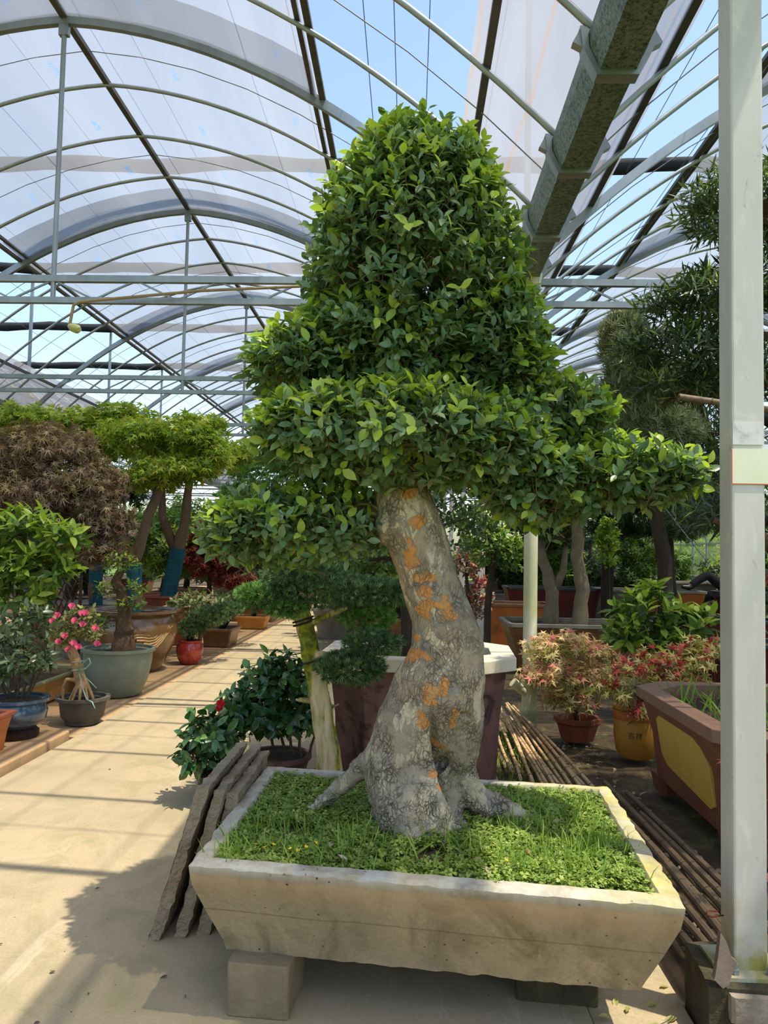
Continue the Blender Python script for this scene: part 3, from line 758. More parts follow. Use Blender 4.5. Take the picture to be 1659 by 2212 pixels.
base_of = [(-.02, 2.5), (-.015, 2.8), (-.02, 2.2), (-.03, 2.1), (-.05, 2.05), (-.03, 2.1), (-.075, 1.95), (-.075, 1.9), (-.07, 1.85), (-.05, 1.95), (-.05, 1.80), (-.06, 1.8), (-.05, 1.8), (-.07, 1.66), (-.06, 1.68), (-.06, 1.7)]
for p, (bx, bz) in zip(PADS, base_of):
    b = MB(); end = np.array(p[:3]) + (0, 0, -.02); c = curve((bx, TY, bz), end, .03, .03, 7, .012); b.tube(c, np.linspace(.032, .012, 7), 8)
    for j in range(7):
        st = c[R.randrange(2, 7)]; u = unit(rng.normal(size=3)) * .8; e = end + u * np.array(p[3:]) * .9
        b.tube(curve(st, e, .02, .02, 5, .01), np.linspace(.011, .004, 5), 5)
    b.build('branch', m_twig, tree, smooth=True)
m_lf = leafmat('quince_leaf', [(0, (72, 98, 58)), (.35, (92, 120, 72)), (.7, (112, 138, 90)), (.92, (134, 156, 102)), (1, (142, 150, 88))], .33, .27, (136, 172, 60), .6)
m_lfn = leafmat('young_quince_leaf', [(0, (132, 160, 58)), (.5, (160, 182, 64)), (1, (182, 194, 80))], .40, .42, (170, 204, 40), .45)
P0, O0 = pads_pts(PADS, 4700, (.70, 1.05), .6)
Pi, Oi = pads_pts(PADS, 1100, (.30, .65), .8); P0 = np.concatenate([P0, Pi]); O0 = np.concatenate([O0, Oi])
pos, dr, nm, sz, rk, tw = sprigs(P0, O0, 8, .013, .050, .35, .9)
young = (rk >= 5) & (np.tile(rng.random(len(P0)) < np.clip(.2 + .5 * (O0[:, 2] > .3) + .2 * (O0[:, 0] > .7), 0, .8), 8))
to = unit(CAM - pos); outw = np.tile(O0, (8, 1)); score = (outw * to).sum(1) * 1.2 + (rk / 8.) + rng.random(len(pos)) * .5 - .35 * (pos[:, 1] - 2.6)
leaves(tree, OVAL, pos[~young], dr[~young], nm[~young], sz[~young], m_lf, 180, score[~young])
leaves(tree, OVALW, pos[young], dr[young], nm[young], sz[young] * 1.05, m_lfn, 120, score[young], stuff='young_foliage')
twigs(tree, tw[0], tw[1], .0028, m_twig)

# ------------------------------------------------------------------ what grows on the planter soil
m_clv = leafmat('sorrel_leaf', [(0, (92, 116, 46)), (.5, (122, 144, 60)), (1, (158, 170, 82))], .55, .35, (164, 192, 60))
m_grs = leafmat('grass_blade', [(0, (96, 128, 40)), (.6, (126, 156, 56)), (1, (166, 178, 84))], .6, .35, (150, 190, 50))
N = 15000; ab = rng.random((N, 2)); xy = np.array([pin(.04 + .92 * a, .045 + .91 * c) for a, c in ab])
dens = np.array([noise.noise(Vector((x * 4, y * 4, 7))) for x, y in xy])
tr = ((xy[:, 0] - .06) / .17) ** 2 + ((xy[:, 1] - 2.93) / .15) ** 2 < 1
k = (~tr) & (dens > -.46 + rng.random(N) * .12)
xy = xy[k]; N = len(xy); h = rng.uniform(.012, .045, N); pz = np.array([soil_z(x, y) for x, y in xy]) + h
pos = np.column_stack([xy, pz]); nn = unit(UP + rng.normal(size=(N, 3)) * .35); dd = unit(np.cross(nn, rv(N)))
clv = inst('wood_sorrel_patch', CLOVER, pos, dd, nn, rng.uniform(.010, .019, N), m_clv, None, (pc[0], pc[1], .46))
tag(clv, 'low carpet of green wood sorrel covering the planter soil', 'ground cover')
N = 3000; cl = np.array([pin(.05 + .9 * a, .045 + .9 * c) for a, c in np.vstack([rng.random((9, 2)) * (.05, .10), rng.random((60, 2)) * (.95, .35), rng.random((70, 2)) * (.32, .8) + (.66, .05), rng.random((25, 2))])])
ci = rng.integers(0, len(cl), N); xy = cl[ci] + rng.normal(size=(N, 2)) * .028
tr = ((xy[:, 0] - .06) / .16) ** 2 + ((xy[:, 1] - 2.93) / .15) ** 2 < 1; xy = xy[~tr]; N = len(xy)
inpl = (xy[:, 1] > 2.50) & (xy[:, 0] > -.63) & (xy[:, 0] < .80); xy = xy[inpl]; N = len(xy)
pos = np.column_stack([xy, [soil_z(x, y) - .01 for x, y in xy]])
dd = unit(UP * 1.0 + rng.normal(size=(N, 3)) * .5)
g_ = inst('grass_tufts', BLADE, pos, dd, rv(N), rng.uniform(.04, .125, N), m_grs, None, (pc[0], pc[1], .46))
tag(g_, 'thin bright grass tufts growing among the wood sorrel in the planter', 'grass')
m_yel = M('yellow_petal', (238, 206, 40), (228, 184, 20), 30, .6, 0)
b = MB(); 
for k in range(5):
    a = k * 1.2566; c, s = math.cos(a), math.sin(a)
    q = np.array([(0, 0, 0), (.003, .005, .002), (.0, .0085, .003), (-.003, .005, .002)]); b.add(np.stack([q[:, 0] * c - q[:, 1] * s, q[:, 0] * s + q[:, 1] * c, q[:, 2]], 1), [(0, 1, 2, 3)])
b.tube([(0, 0, 0), (.004, 0, -.035)], .0008, 4)
fl0 = b.build('sorrel_flower', m_yel, org=(0, 0, 0)); fl0.location = (-.50, 2.62, .515)
fp = [(-.50, 2.62), (-.465, 2.60), (-.38, 2.61), (-.355, 2.60), (-.30, 2.66), (-.33, 2.63), (-.44, 2.63), (-.36, 3.33), (-.29, 3.36), (.33, 2.55)]
for i, (x, y) in enumerate(fp):
    o = fl0 if i == 0 else share(fl0, 'sorrel_flower', (x, y, 0))
    o.location = (x, y, soil_z(x, y) + .05); o.rotation_euler = (R.uniform(-.6, .3), R.uniform(-.3, .3), R.uniform(0, 6))
    tag(o, 'tiny yellow wood sorrel flower in the planter', 'flower', 'yellow flowers in the planter')
# fallen leaves on the planter soil
m_dry = leafmat('dry_leaf', [(0, (146, 130, 98)), (.5, (178, 166, 136)), (1, (128, 94, 60))], .8, .15)
def dryleaf(spots, label, cat, grp, zf, size=(.03, .06), m=None):
    tm = T_oval(.22, .13, .05, .5)
    me = tmesh(tm, m or m_dry, 'fallen_leaf')
    for (x, y) in spots:
        o = bpy.data.objects.new('fallen_leaf', me); col.objects.link(o); s = R.uniform(*size)
        o.location = (x, y, zf(x, y) + .004); o.rotation_euler = (R.uniform(-.35, .35), R.uniform(-.4, .4), R.uniform(0, 6.3)); o.scale = (s, s, s)
        tag(o, label, cat, grp)
sp = [tuple(pin(*q)) for q in [(.1, .12), (.13, .16), (.19, .07), (.24, .09), (.31, .12), (.33, .10), (.36, .08), (.25, .38), (.22, .50), (.52, .12), (.57, .1), (.6, .2), (.68, .16), (.72, .3), (.66, .4), (.75, .45), (.47, .06), (.63, .09), (.28, .2), (.8, .55)]]
dryleaf(sp, 'curled dry leaf fallen among the wood sorrel of the planter', 'leaf', 'dry leaves in the planter', lambda x, y: soil_z(x, y) + .03, (.03, .055))
# ------------------------------------------------------------------ bamboo canes on the ground
m_bamd = M('old_bamboo', (120, 100, 74), (84, 70, 52), 9, .6, .25, 50, ((66, 54, 40), .58, 12), spec=.3, stretch=(6, .5, 6))
m_baml = M('pale_bamboo', (196, 168, 124), (164, 132, 92), 9, .55, .2, 50, ((120, 92, 62), .6, 10), stretch=(6, .5, 6))
m_node = M('bamboo_node', (92, 74, 52), (64, 52, 38), 20, .8, .3, 50)
_q = MB(); _q.tube([(0, -.006, 0), (0, 0, 0), (0, .006, 0)], [1.02, 1.16, 1.02], 8); NODE = bpy.data.meshes.new('node'); NODE.from_pydata(np.concatenate(_q.v).tolist(), [], _q.f); NODE.materials.append(m_node)
def cane(a, b_, r, m, label, grp, step=.28, bow=0):
    c = curve(a, b_, .01, bow, 8); g = thing('bamboo_cane', label, 'bamboo', tuple(c[0]), grp)
    q = MB(); q.tube(c, np.linspace(r, r * .75, 8), 8); q.build('culm', m, g, smooth=True)
    L = np.linalg.norm(c[-1] - c[0])
    for d in np.arange(step * R.uniform(.3, .9), L, step * R.uniform(.9, 1.1)):
        t = d / L; p = c[min(6, int(t * 7))] * (1 - (t * 7) % 1) + c[min(7, int(t * 7) + 1)] * ((t * 7) % 1); u = unit(c[-1] - c[0])
        rr = r * (1 - .25 * t); o = bpy.data.objects.new('node', NODE); col.objects.link(o); o.parent = g
        o.matrix_local = Matrix.LocRotScale(Vector(p - ORG[g.name]), Vector(u).to_track_quat('Y', 'Z'), (rr, 1, rr))
for i, (x, y0, y1, x1) in enumerate([(1.10, 2.86, 3.22, 1.09), (1.155, 2.86, 3.30, 1.15), (1.205, 2.84, 3.52, 1.20), (1.25, 2.84, 4.3, 1.27), (1.305, 2.84, 4.9, 1.24), (1.36, 2.80, 5.2, 1.31), (1.42, 2.8, 4.6, 1.37), (1.475, 2.75, 5.0, 1.40)]):
    cane((x, y0, .02 + .01 * (i % 2)), (x1, y1, .02), .020, m_bamd, ['short grey-brown bamboo cane with a cut end beside the planter corner', 'thick grey-brown bamboo cane lying between the planter and the big red pot'][i > 2], ['short canes by the planter corner', 'thick canes behind the pillar'][i > 2], .30, 0)
for i in range(15):
    t = i / 14; x0 = .74 + .46 * t + R.uniform(-.02, .02); y0 = 5.3 - .75 * t + R.uniform(-.15, .15)
    cane((x0, y0, .02 + .012 * (i % 3)), (.80 + .20 * t + R.uniform(-.03, .03), 7.15 + R.uniform(-.3, .3), .05 + .03 * (i % 4)), .0125, m_baml, 'pale thin bamboo cane in the sunlit bundle beside the octagonal planter', 'sunlit bundle of thin canes', .2, R.uniform(-.02, .02))

# ------------------------------------------------------------------ the near steel column on its footing
cx, cy, zb = 1.105, 2.60, .19
near = column(cx, cy, 'near pale grey square steel column with faded stickers beside the planter', zb, .108, 3.98)
b = MB()
for sx in (-1, 1): b.lathe([(.013, 0), (.013, .016)], (cx - .005 + sx * .055, cy - .078, zb + .012), 6, True, True); b.lathe([(.0085, .016), (.0085, .034), (.006, .036)], (cx - .005 + sx * .055, cy - .078, zb + .012), 12, False, True)
b.build('anchor_bolt', m_steel, near)
m_tape = M('faded_white_tape', (206, 204, 200), (190, 188, 184), 12, .7, .1, 40, ((168, 164, 156), .6, 9))
m_card = M('yellowed_card', (212, 212, 186), (200, 202, 170), 8, .7, .05, 40)
m_redln = M('red_line', (200, 96, 70), None, 8, .7, 0)
b = MB(); b.box((cx - .004, cy - .0555, 1.915), (.096, .003, .075)); b.build('white_tape', m_tape, near)
b = MB(); b.box((cx + .005, cy - .0556, 1.805), (.122, .004, .118)); cardo = b.build('yellow_card', m_card, near)
b = MB(); b.box((cx + .005, cy - .0580, 1.748), (.120, .0012, .003)); b.box((cx - .0555, cy - .058, 1.805), (.0025, .0012, .114)); b.build('printed_border', m_redln, cardo)
b = MB(); L = []
for z in (-.06, .0, .06, .12, .165, .188):
    L.append(wobble(np.array([p for i in range(4) for p in [np.array(q0) + (np.array(q1) - np.array(q0)) * k / 6 for q0, q1 in [((( .945, 2.47), (1.36, 2.42), (1.40, 2.80), (.965, 2.74))[i] + (z,), ((.945, 2.47), (1.36, 2.42), (1.40, 2.80), (.965, 2.74))[(i + 1) % 4] + (z,))] for k in range(6)]]), .008, 12, 2))
b.loft(L); ft = b.build('column_footing', m_blkm, smooth=True); tag(ft, 'mossy concrete footing block under the near steel column', 'footing')
m_mort = M('pale_mortar', (150, 138, 120), (118, 106, 88), 9, .95, .6, 40, bdist=.01)
b = MB(); L = [wobble(chrect(.17, .03, .01, (1.17, 2.455), z), .008, 20, 5) for z in (.10, .13, .165, .178)]; b.loft(L); b.build('mortar_bed', m_mort, ft, smooth=True)
m_shard = M('brown_shard', (118, 106, 94), (92, 76, 66), 9, .9, .3, 60)
b = MB(); q = [(-.004, .105), (.012, .08), (.026, .035), (.044, .02), (.03, .0), (.014, -.045), (-.004, -.055), (-.030, -.03), (-.026, -.02), (-.014, .04)]
b.loft([[(.985 + x * 1.0, 2.452 + y_ + (z + .1) * .10, .245 + z) for x, z in q] for y_ in (0, .022)])
tag(b.build('tile_shard', m_shard), 'pointed broken brown tile shard propped against the footing of the column', 'tile')
m_redw = M('red_wire', (96, 26, 24), None, 9, .6, 0)
b = MB(); b.tube([(1.03, 2.60, .36), (1.0, 2.56, .375), (.965, 2.53, .39), (.955, 2.52, .382), (.975, 2.53, .37), (1.04, 2.60, .345)], .0025, 6)
tag(b.build('red_wire_loop', m_redw, smooth='all'), 'thin loop of dark red wire tied behind the column', 'wire')

# ------------------------------------------------------------------ big red planter with a yellow panel, right
m_red = M('red_brown_glaze', (126, 72, 54), (100, 60, 44), 4, .5, .15, 30, ((112, 90, 50), .56, 3), spec=.4, stretch=(1, 1, .4))
m_redrim = M('worn_red_rim', (140, 104, 82), (116, 90, 70), 5, .7, .25, 40, ((150, 138, 84), .6, 5))
m_panel = M('yellow_panel', (196, 162, 74), (176, 144, 62), 6, .5, .12, 30, ((120, 116, 44), .60, 3), stretch=(1, 1, .5))
bigp = thing('glazed_planter', 'big red-brown planter with cut corners and a yellow side panel behind the steel column', 'planter', (2.20, 4.55, 0))
rectpot(bigp, (2.20, 4.55), .66, .80, .20, .56, .09, m_red, m_redrim, m_soil, .10, .88, 0, .07, .09, .03)
b = MB()     # raised yellow panel on the side facing the aisle
def side(y, z): k = .88 + .12 * (z - .10) / .56; return 2.20 - .66 * k + .003
zz = [(4.10, .22), (4.16, .19), (4.82, .24), (4.90, .30), (4.92, .50), (4.86, .53), (4.30, .53), (4.20, .50), (4.10, .42)]
b.loft([[(side(y, z) - d, y, z) for y, z in zz] for d in (-.02, .010)]); b.build('panel', m_panel, bigp, bevel=.004)
for (x, y) in ((1.72, 4.0), (1.72, 5.1), (2.7, 4.0), (2.7, 5.1)):
    b = MB(); b.loft([chrect(.09, .10, .02, (x, y), 0), chrect(.11, .13, .03, (x, y), .11)]); b.build('foot', m_red, bigp)
N = 260; xy = np.column_stack([rng.uniform(1.68, 2.7, N), rng.uniform(3.95, 5.2, N)])
g_ = inst('weedy_grass', BLADE, np.column_stack([xy, np.full(N, .56)]), unit(UP + rng.normal(size=(N, 3)) * .6), rv(N), rng.uniform(.08, .34, N) * .8, m_grs, None, (2.2, 4.55, .56))
tag(g_, 'long weedy grass growing in the big red planter', 'grass')

# ------------------------------------------------------------------ octagonal planter behind the bonsai
m_octb = M('dark_red_clay', (124, 88, 76), (84, 60, 52), 5, .85, .3, 40, ((58, 42, 34), .54, 4), stretch=(1, 1, .5))
m_octr = M('pale_stone_rim', (206, 196, 172), (180, 168, 140), 6, .85, .3, 50, ((150, 140, 96), .62, 4))
octp = thing('octagonal_planter', 'large dark red octagonal planter with a pale stone rim behind the bonsai trunk', 'planter', (.08, 5.55, 0))
rectpot(octp, (.08, 5.55), .60, .54, .25, .82, .10, m_octb, m_octr, m_soil, 0, .90, math.radians(-3), .085, .10, .06)
b = MB()
m_dtrunk = M('dark_bark', (66, 54, 42), (40, 33, 26), 9, .95, .8, 30, stretch=(1, 1, .3), bdist=.02)
N = 500; th = rng.random(N) * 6.28; rr = np.sqrt(rng.random(N)) * .42
g_ = inst('moss_tufts', TUFT, np.column_stack([.08 + rr * np.cos(th) * 1.05, 5.55 + rr * np.sin(th), np.full(N, .71)]), unit(UP + rv(N) * .5), rv(N), rng.uniform(.03, .08, N), m_grs, None, (.08, 5.55, .72))
tag(g_, 'short moss and weeds on the soil of the octagonal planter', 'moss')
def shrub_tree(name, label, cat, base, trunk, tr_r, pads, n, tm, size, mats, bark, nparts=0, group=None, k=6, step=.02, lift=.35, fol='foliage', spread=.85, under=.35, shell=(.6, 1.05)):
    """tree of a curved trunk, one branch to each pad and leaf sprigs; mats = (old leaf, young leaf or None, young share)"""
    g = thing(name, label, cat, base, group)
    b = MB(); tp = np.array(trunk, float); m = np.linspace(0, len(tp) - 1, len(tp) * 3 - 2)
    tp2 = np.stack([np.interp(m, range(len(tp)), tp[:, i]) for i in range(3)], 1); tp2[1:-1] += rng.normal(size=(len(tp2) - 2, 3)) * tr_r[0] * .12
    b.tube(tp2, np.interp(m, range(len(tp)), np.linspace(tr_r[0], tr_r[1], len(tp))) * (1 + .08 * np.sin(np.arange(len(m)) * 2.1)), 10); b.build('trunk', bark, g, smooth=True)
    for p in pads:
        b = MB(); j = int(np.argmin(np.linalg.norm(tp2 - (np.array(p[:3]) - (0, 0, .25 * p[5])), axis=1))); c = curve(tp2[j], np.array(p[:3]) - (0, 0, p[5] * .3), .02, .02, 6, .01)
        b.tube(c, np.linspace(tr_r[1] * .7, tr_r[1] * .25, 6), 6)
        for _ in range(4):
            e = np.array(p[:3]) + unit(rng.normal(size=3)) * np.array(p[3:6]) * .75; b.tube(curve(c[R.randrange(2, 6)], e, .01, .01, 4, .01), np.linspace(tr_r[1] * .25, tr_r[1] * .08, 4), 4)
        b.build('branch', bark, g, smooth=True)
    P0, O0 = pads_pts(pads, n, shell, under)
    pos, dr, nm, sz, rk, tw = sprigs(P0, O0, k, step, size, lift, spread)
    yg = (rk >= k - 3) & np.tile(rng.random(len(P0)) < mats[2] * (.4 + .9 * (O0[:, 2] > .2)), k) if mats[1] else np.zeros(len(pos), bool)
    np2 = int(nparts * yg.mean()) if yg.any() else 0
    sc_ = None
    if nparts:
        to = unit(CAM - pos); sc_ = (np.tile(O0, (k, 1)) * to).sum(1) + rk / k * .8 + rng.random(len(pos)) * .4
    leaves(g, tm, pos[~yg], dr[~yg], nm[~yg], sz[~yg], mats[0], nparts - np2, None if sc_ is None else sc_[~yg], stuff=fol)
    if yg.any(): leaves(g, tm, pos[yg], dr[yg], nm[yg], sz[yg] * 1.05, mats[1], np2, None if sc_ is None else sc_[yg], stuff='young_foliage')
    return g
L_dark = leafmat('dark_green_leaf', [(0, (34, 52, 26)), (.5, (52, 74, 38)), (1, (78, 100, 50))], .4, .22, (90, 130, 30))
L_mid = leafmat('mid_green_leaf', [(0, (50, 76, 28)), (.5, (74, 104, 40)), (1, (112, 136, 56))], .45, .3, (120, 165, 40))
L_lit = leafmat('fresh_green_leaf', [(0, (110, 140, 40)), (.5, (140, 166, 54)), (1, (176, 188, 80))], .4, .38, (170, 205, 50))
L_cam = leafmat('camellia_leaf', [(0, (40, 68, 36)), (.5, (54, 88, 46)), (.9, (78, 114, 60)), (1, (116, 148, 72))], .24, .15, (90, 140, 30), .5)
L_jun = leafmat('juniper_needle', [(0, (50, 74, 46)), (.5, (76, 104, 60)), (1, (112, 138, 80))], .6, .25)
L_junb = leafmat('bright_juniper_needle', [(0, (74, 116, 48)), (.5, (98, 142, 60)), (1, (136, 170, 84))], .6, .3)
L_pod = leafmat('podocarpus_leaf', [(0, (42, 56, 36)), (.5, (66, 84, 52)), (.85, (100, 118, 74)), (1, (146, 158, 106))], .35, .2, (110, 140, 50), .5)
L_mapg = leafmat('green_maple_leaf', [(0, (88, 116, 30)), (.5, (124, 148, 44)), (.85, (156, 168, 58)), (1, (178, 160, 70))], .5, .42, (180, 205, 40))
L_mapp = leafmat('purple_maple_leaf', [(0, (90, 72, 64)), (.4, (116, 94, 78)), (.75, (140, 124, 98)), (1, (164, 148, 112))], .5, .3, (160, 110, 60))
L_mapr = leafmat('red_maple_leaf', [(0, (120, 36, 34)), (.5, (160, 60, 50)), (1, (196, 96, 84))], .5, .35, (210, 80, 60))
L_mapk = leafmat('pink_tipped_maple_leaf', [(0, (176, 160, 104)), (.5, (208, 186, 134)), (.8, (214, 166, 132)), (1, (206, 84, 100))], .5, .38, (220, 190, 110))
L_ol = leafmat('olive_maple_leaf', [(0, (124, 128, 62)), (.5, (166, 160, 94)), (1, (204, 188, 128))], .5, .35, (200, 190, 80))
shrub_tree('dark_trunk_tree', 'dark-trunked leafy tree rising from the octagonal planter behind the bonsai', 'tree', (.02, 5.6, .72),
           [(.02, 5.6, .70), (.0, 5.62, 1.1), (-.04, 5.6, 1.6), (-.02, 5.6, 2.1)], (.075, .04), [(-.30, 5.6, 1.50, .34, .3, .18), (.25, 5.7, 1.75, .4, .35, .22), (-.1, 5.8, 2.2, .5, .4, .3), (-.55, 5.8, 1.9, .3, .3, .2)], 420, OVAL, .05, (L_dark, L_mid, .3), m_dtrunk)

# ------------------------------------------------------------------ juniper bonsai with mossy bleached trunk
t_ = NT('mossy_bleached_juniper'); co_ = t_.co()
c_ = t_.mix(t_.mask(t_.noise(co_, 6, 7, .65, .8, (2, 2, .3)), .38, .62), (206, 186, 142), (158, 136, 100))
mo_ = t_.mask(t_.noise(co_, 3.2, 6, .6, .5, (2, 2, .5)), .44, .54); c_ = t_.mix(mo_, c_, t_.mix(t_.mask(t_.noise(co_, 30, 4), .4, .6), (132, 134, 34), (84, 92, 30)))
c_ = t_.mix(t_.mask(t_.noise(co_, 16, 5, .6, 1, (2.5, 2.5, .25)), .66, .70), c_, (90, 70, 48))
m_junt = t_.done(t_.bsdf(c_, .9, 0, .2, t_.bump(t_.noise(co_, 24, 6, .6, .5, (2, 2, .25)), .7, .015)))
jun = thing('juniper_bonsai', 'juniper bonsai with mossy bleached trunk and flat foliage pads beside the octagonal planter', 'tree', (-.46, 4.62, 0))
jme = voxel([([(-.44, 4.62, .10), (-.46, 4.62, .30), (-.50, 4.62, .52), (-.545, 4.62, .75), (-.60, 4.62, .98), (-.655, 4.62, 1.17), (-.66, 4.62, 1.25)], [.085, .07, .064, .060, .056, .050, .03]),
             ([(-.63, 4.62, 1.08), (-.72, 4.60, 1.13), (-.80, 4.58, 1.16)], [.03, .02, .014]), ([(-.62, 4.62, 1.05), (-.52, 4.58, 1.10), (-.42, 4.55, 1.15), (-.36, 4.55, 1.17)], [.03, .022, .018, .01]),
             ([(-.53, 4.62, .60), (-.60, 4.58, .62), (-.66, 4.56, .625)], [.025, .016, .008]), ([(-.50, 4.62, .55), (-.40, 4.60, .60)], [.02, .008]), ([(-.55, 4.6, .80), (-.61, 4.56, .83)], [.022, .01]),
             ([(-.58, 4.62, .88), (-.48, 4.52, .90), (-.36, 4.45, .88)], [.025, .018, .012])], .008, 4)
vv = np.array([q.co for q in jme.vertices]); nn_ = np.array([q.normal for q in jme.vertices])
for i in range(len(vv)): p = Vector(vv[i]); vv[i] += nn_[i] * (.006 * noise.noise(Vector((p.x * 40, p.y * 40, p.z * 7))) + .006 * noise.noise(p * 14))
jme.vertices.foreach_set('co', (vv - ORG[jun.name]).astype(np.float32).ravel()); jme.materials.clear(); jme.materials.append(m_junt); jme.polygons.foreach_set('use_smooth', np.ones(len(jme.polygons), bool)); jme.update()
o = bpy.data.objects.new('trunk', jme); col.objects.link(o); o.parent = jun
b = MB()
for z, x, r_ in ((1.07, -.625, .062), (1.09, -.632, .060), (.845, -.575, .066)): b.tube([(x + r_ * math.cos(a), 4.62 + r_ * math.sin(a), z + .02 * math.cos(a)) for a in np.linspace(0, 6.2, 16)], .006, 5)
b.build('tie_wire', m_roll, jun, smooth='all')
b = MB(); b.loft([chrect(.16, .14, .03, (-.46, 4.66), 0), chrect(.22, .19, .03, (-.46, 4.66), .15)]); b.build('pot', m_octb, jun)
JP = [(-.50, 4.6, 1.27, .40, .30, .10), (-.80, 4.55, 1.22, .20, .20, .085), (-.62, 4.6, 1.36, .26, .24, .08), (-.20, 4.65, 1.26, .22, .2, .075)]
JB = [(-.25, 4.70, 1.10, .17, .16, .075), (-.88, 4.48, 1.24, .13, .14, .06), (-.70, 4.45, 1.17, .12, .12, .05)]
JD = [(-.33, 4.42, .84, .20, .18, .085), (-.20, 4.46, .98, .17, .16, .06)]
for pads, mt, n in ((JP, L_jun, 4200), (JB, L_junb, 1600), (JD, L_jun, 2000)):
    P0, O0 = pads_pts(pads, n, (.4, 1.05), .4); inst('needle_pad', TUFT3, P0, unit(O0 + rv(len(P0)) * .6 + UP * .2), rv(len(P0)), rng.uniform(.022, .040, len(P0)), mt, jun)

# ------------------------------------------------------------------ camellias beside the slabs
m_terra = M('terracotta', (152, 84, 58), (124, 66, 46), 6, .7, .2, 40, ((100, 70, 50), .6, 5))
m_blackp = M('black_plastic', (40, 40, 40), (28, 28, 28), 8, .45, .05, 40)
m_stem = M('brown_stem', (92, 74, 56), (62, 50, 38), 20, .9, .4, 50)
m_redfl = M('red_petal', (196, 28, 40), (160, 16, 30), 30, .55, 0)
def flower(parent, c, r, m, name='flower', n=7):
    b = MB()
    for k in range(n):
        ax = np.array([0, -.85, .5]); e1 = np.array([1., 0, 0]); e2 = np.cross(ax, e1); a = k * 2.4; el = .1 + .16 * k
        d = unit((e1 * math.cos(a) + e2 * math.sin(a)) * math.cos(el) + ax * math.sin(el)); x = unit(np.cross(d, ax)); c_ = np.array(c)
        b.add([c_, c_ + d * r * .6 + x * r * .55, c_ + d * r, c_ + d * r * .6 - x * r * .55], [(0, 1, 2, 3)])
    return b.build(name, m, parent)
def camellia(label, c, pads, n, potf, stems):
    g = thing('camellia_shrub', label, 'shrub', c)
    potf(g)
    for (a, e, r_) in stems: b = MB(); b.tube(curve(a, e, .0, R.uniform(-.03, .03), 6, .006), np.linspace(r_, r_ * .5, 6), 6); b.build('stem', m_stem, g, smooth=True)
    P0, O0 = pads_pts(pads, n, (.45, 1.05), .6)
    pos, dr, nm, sz, rk, tw = sprigs(P0, O0, 5, .022, .088, .15, 1.0)
    dr = unit(dr - UP * .25)
    sc_ = (np.tile(O0, (5, 1)) * unit(CAM - pos)).sum(1) + rng.random(len(pos)) * .6
    leaves(g, OVAL, pos, dr, nm, sz, L_cam, 150, sc_); twigs(g, tw[0], tw[1], .003, m_stem)
    return g
g = camellia('dark glossy camellia with a red bloom in a shallow terracotta pot beside the juniper', (-.82, 4.98, 0), [(-.82, 4.95, .66, .26, .22, .19), (-.98, 4.92, .50, .24, .2, .17), (-.74, 4.95, .46, .17, .2, .14)], 240,
         lambda g: roundpot(g, (-.82, 4.98, 0), [(.14, 0), (.18, .10), (.20, .17), (.215, .175), (.215, .20)], m_octb, m_soil, .18), [((-.82 + .05 * i, 4.98, .19), (-.95 + .09 * i, 4.94, .55), .011) for i in range(5)])
flower(g, (-1.135, 4.70, .56), .032, m_redfl); flower(g, (-1.145, 4.71, .53), .026, m_redfl)
camellia('low camellia hanging over a black plastic pot beside the rough slabs', (-1.14, 4.66, 0), [(-1.16, 4.66, .40, .20, .2, .12), (-1.22, 4.60, .28, .15, .15, .10)], 70,
         lambda g: roundpot(g, (-1.10, 4.66, 0), [(.12, 0), (.15, .14), (.165, .15), (.165, .17)], m_blackp, m_soil, .14), [((-1.10 + .03 * i, 4.66, .14), (-1.2 + .05 * i, 4.64, .4), .009) for i in range(4)])
# ------------------------------------------------------------------ podocarpus, right
m_pbark = M('podocarpus_bark', (104, 80, 58), (66, 50, 38), 9, .95, .8, 30, stretch=(1, 1, .3), bdist=.02)
PP = [(1.98, 4.6, 3.62, .40, .34, .27), (2.05, 4.7, 3.22, .40, .36, .13), (1.78, 4.62, 3.05, .46, .34, .12), (1.70, 4.78, 2.80, .48, .36, .14), (2.1, 4.8, 2.66, .40, .36, .14), (1.66, 4.85, 2.56, .40, .3, .08), (2.15, 5.0, 1.80, .42, .36, .18)]
pod = shrub_tree('podocarpus_tree', 'tall podocarpus with layered narrow-leaved pads growing in the big red planter', 'tree', (2.35, 4.75, .58),
    [(2.35, 4.75, .55), (2.32, 4.75, 1.4), (2.36, 4.75, 2.3), (2.28, 4.72, 3.2), (2.15, 4.65, 3.7)], (.11, .05), PP, 1200, PODO, .112, (L_pod, L_lit, .10), m_pbark, 280, None, 9, .010, .45, 'foliage', 1.0, .3, (.5, 1.05))
b = MB(); b.tube([(2.30, 4.75, 2.30), (2.05, 4.72, 2.42), (1.85, 4.72, 2.56), (1.62, 4.76, 2.60)], [.045, .042, .036, .026], 10); b.build('wrapped_branch', m_blackp, pod, smooth='all')
b = MB(); b.tube([(2.32, 4.75, 1.45), (2.1, 4.72, 1.66), (1.85, 4.75, 1.74)], [.05, .04, .02], 8); b.build('branch', m_pbark, pod, smooth='all')
g = thing('bamboo_pole', 'brown hollow bamboo pole tied across the podocarpus branches', 'bamboo', (1.45, 4.2, 2.38))
b = MB(); th = np.arange(12) * math.pi / 6; ring = lambda x, z, r_: np.stack([np.full(12, x), 4.2 + r_ * np.cos(th), z + r_ * np.sin(th)], 1)
b.loft([ring(1.50, 2.372, .010), ring(1.45, 2.38, .011), ring(1.45, 2.38, .019), ring(1.9, 2.32, .019), ring(2.45, 2.245, .019)], True, True); b.build('culm', m_bamd, g, smooth=True)
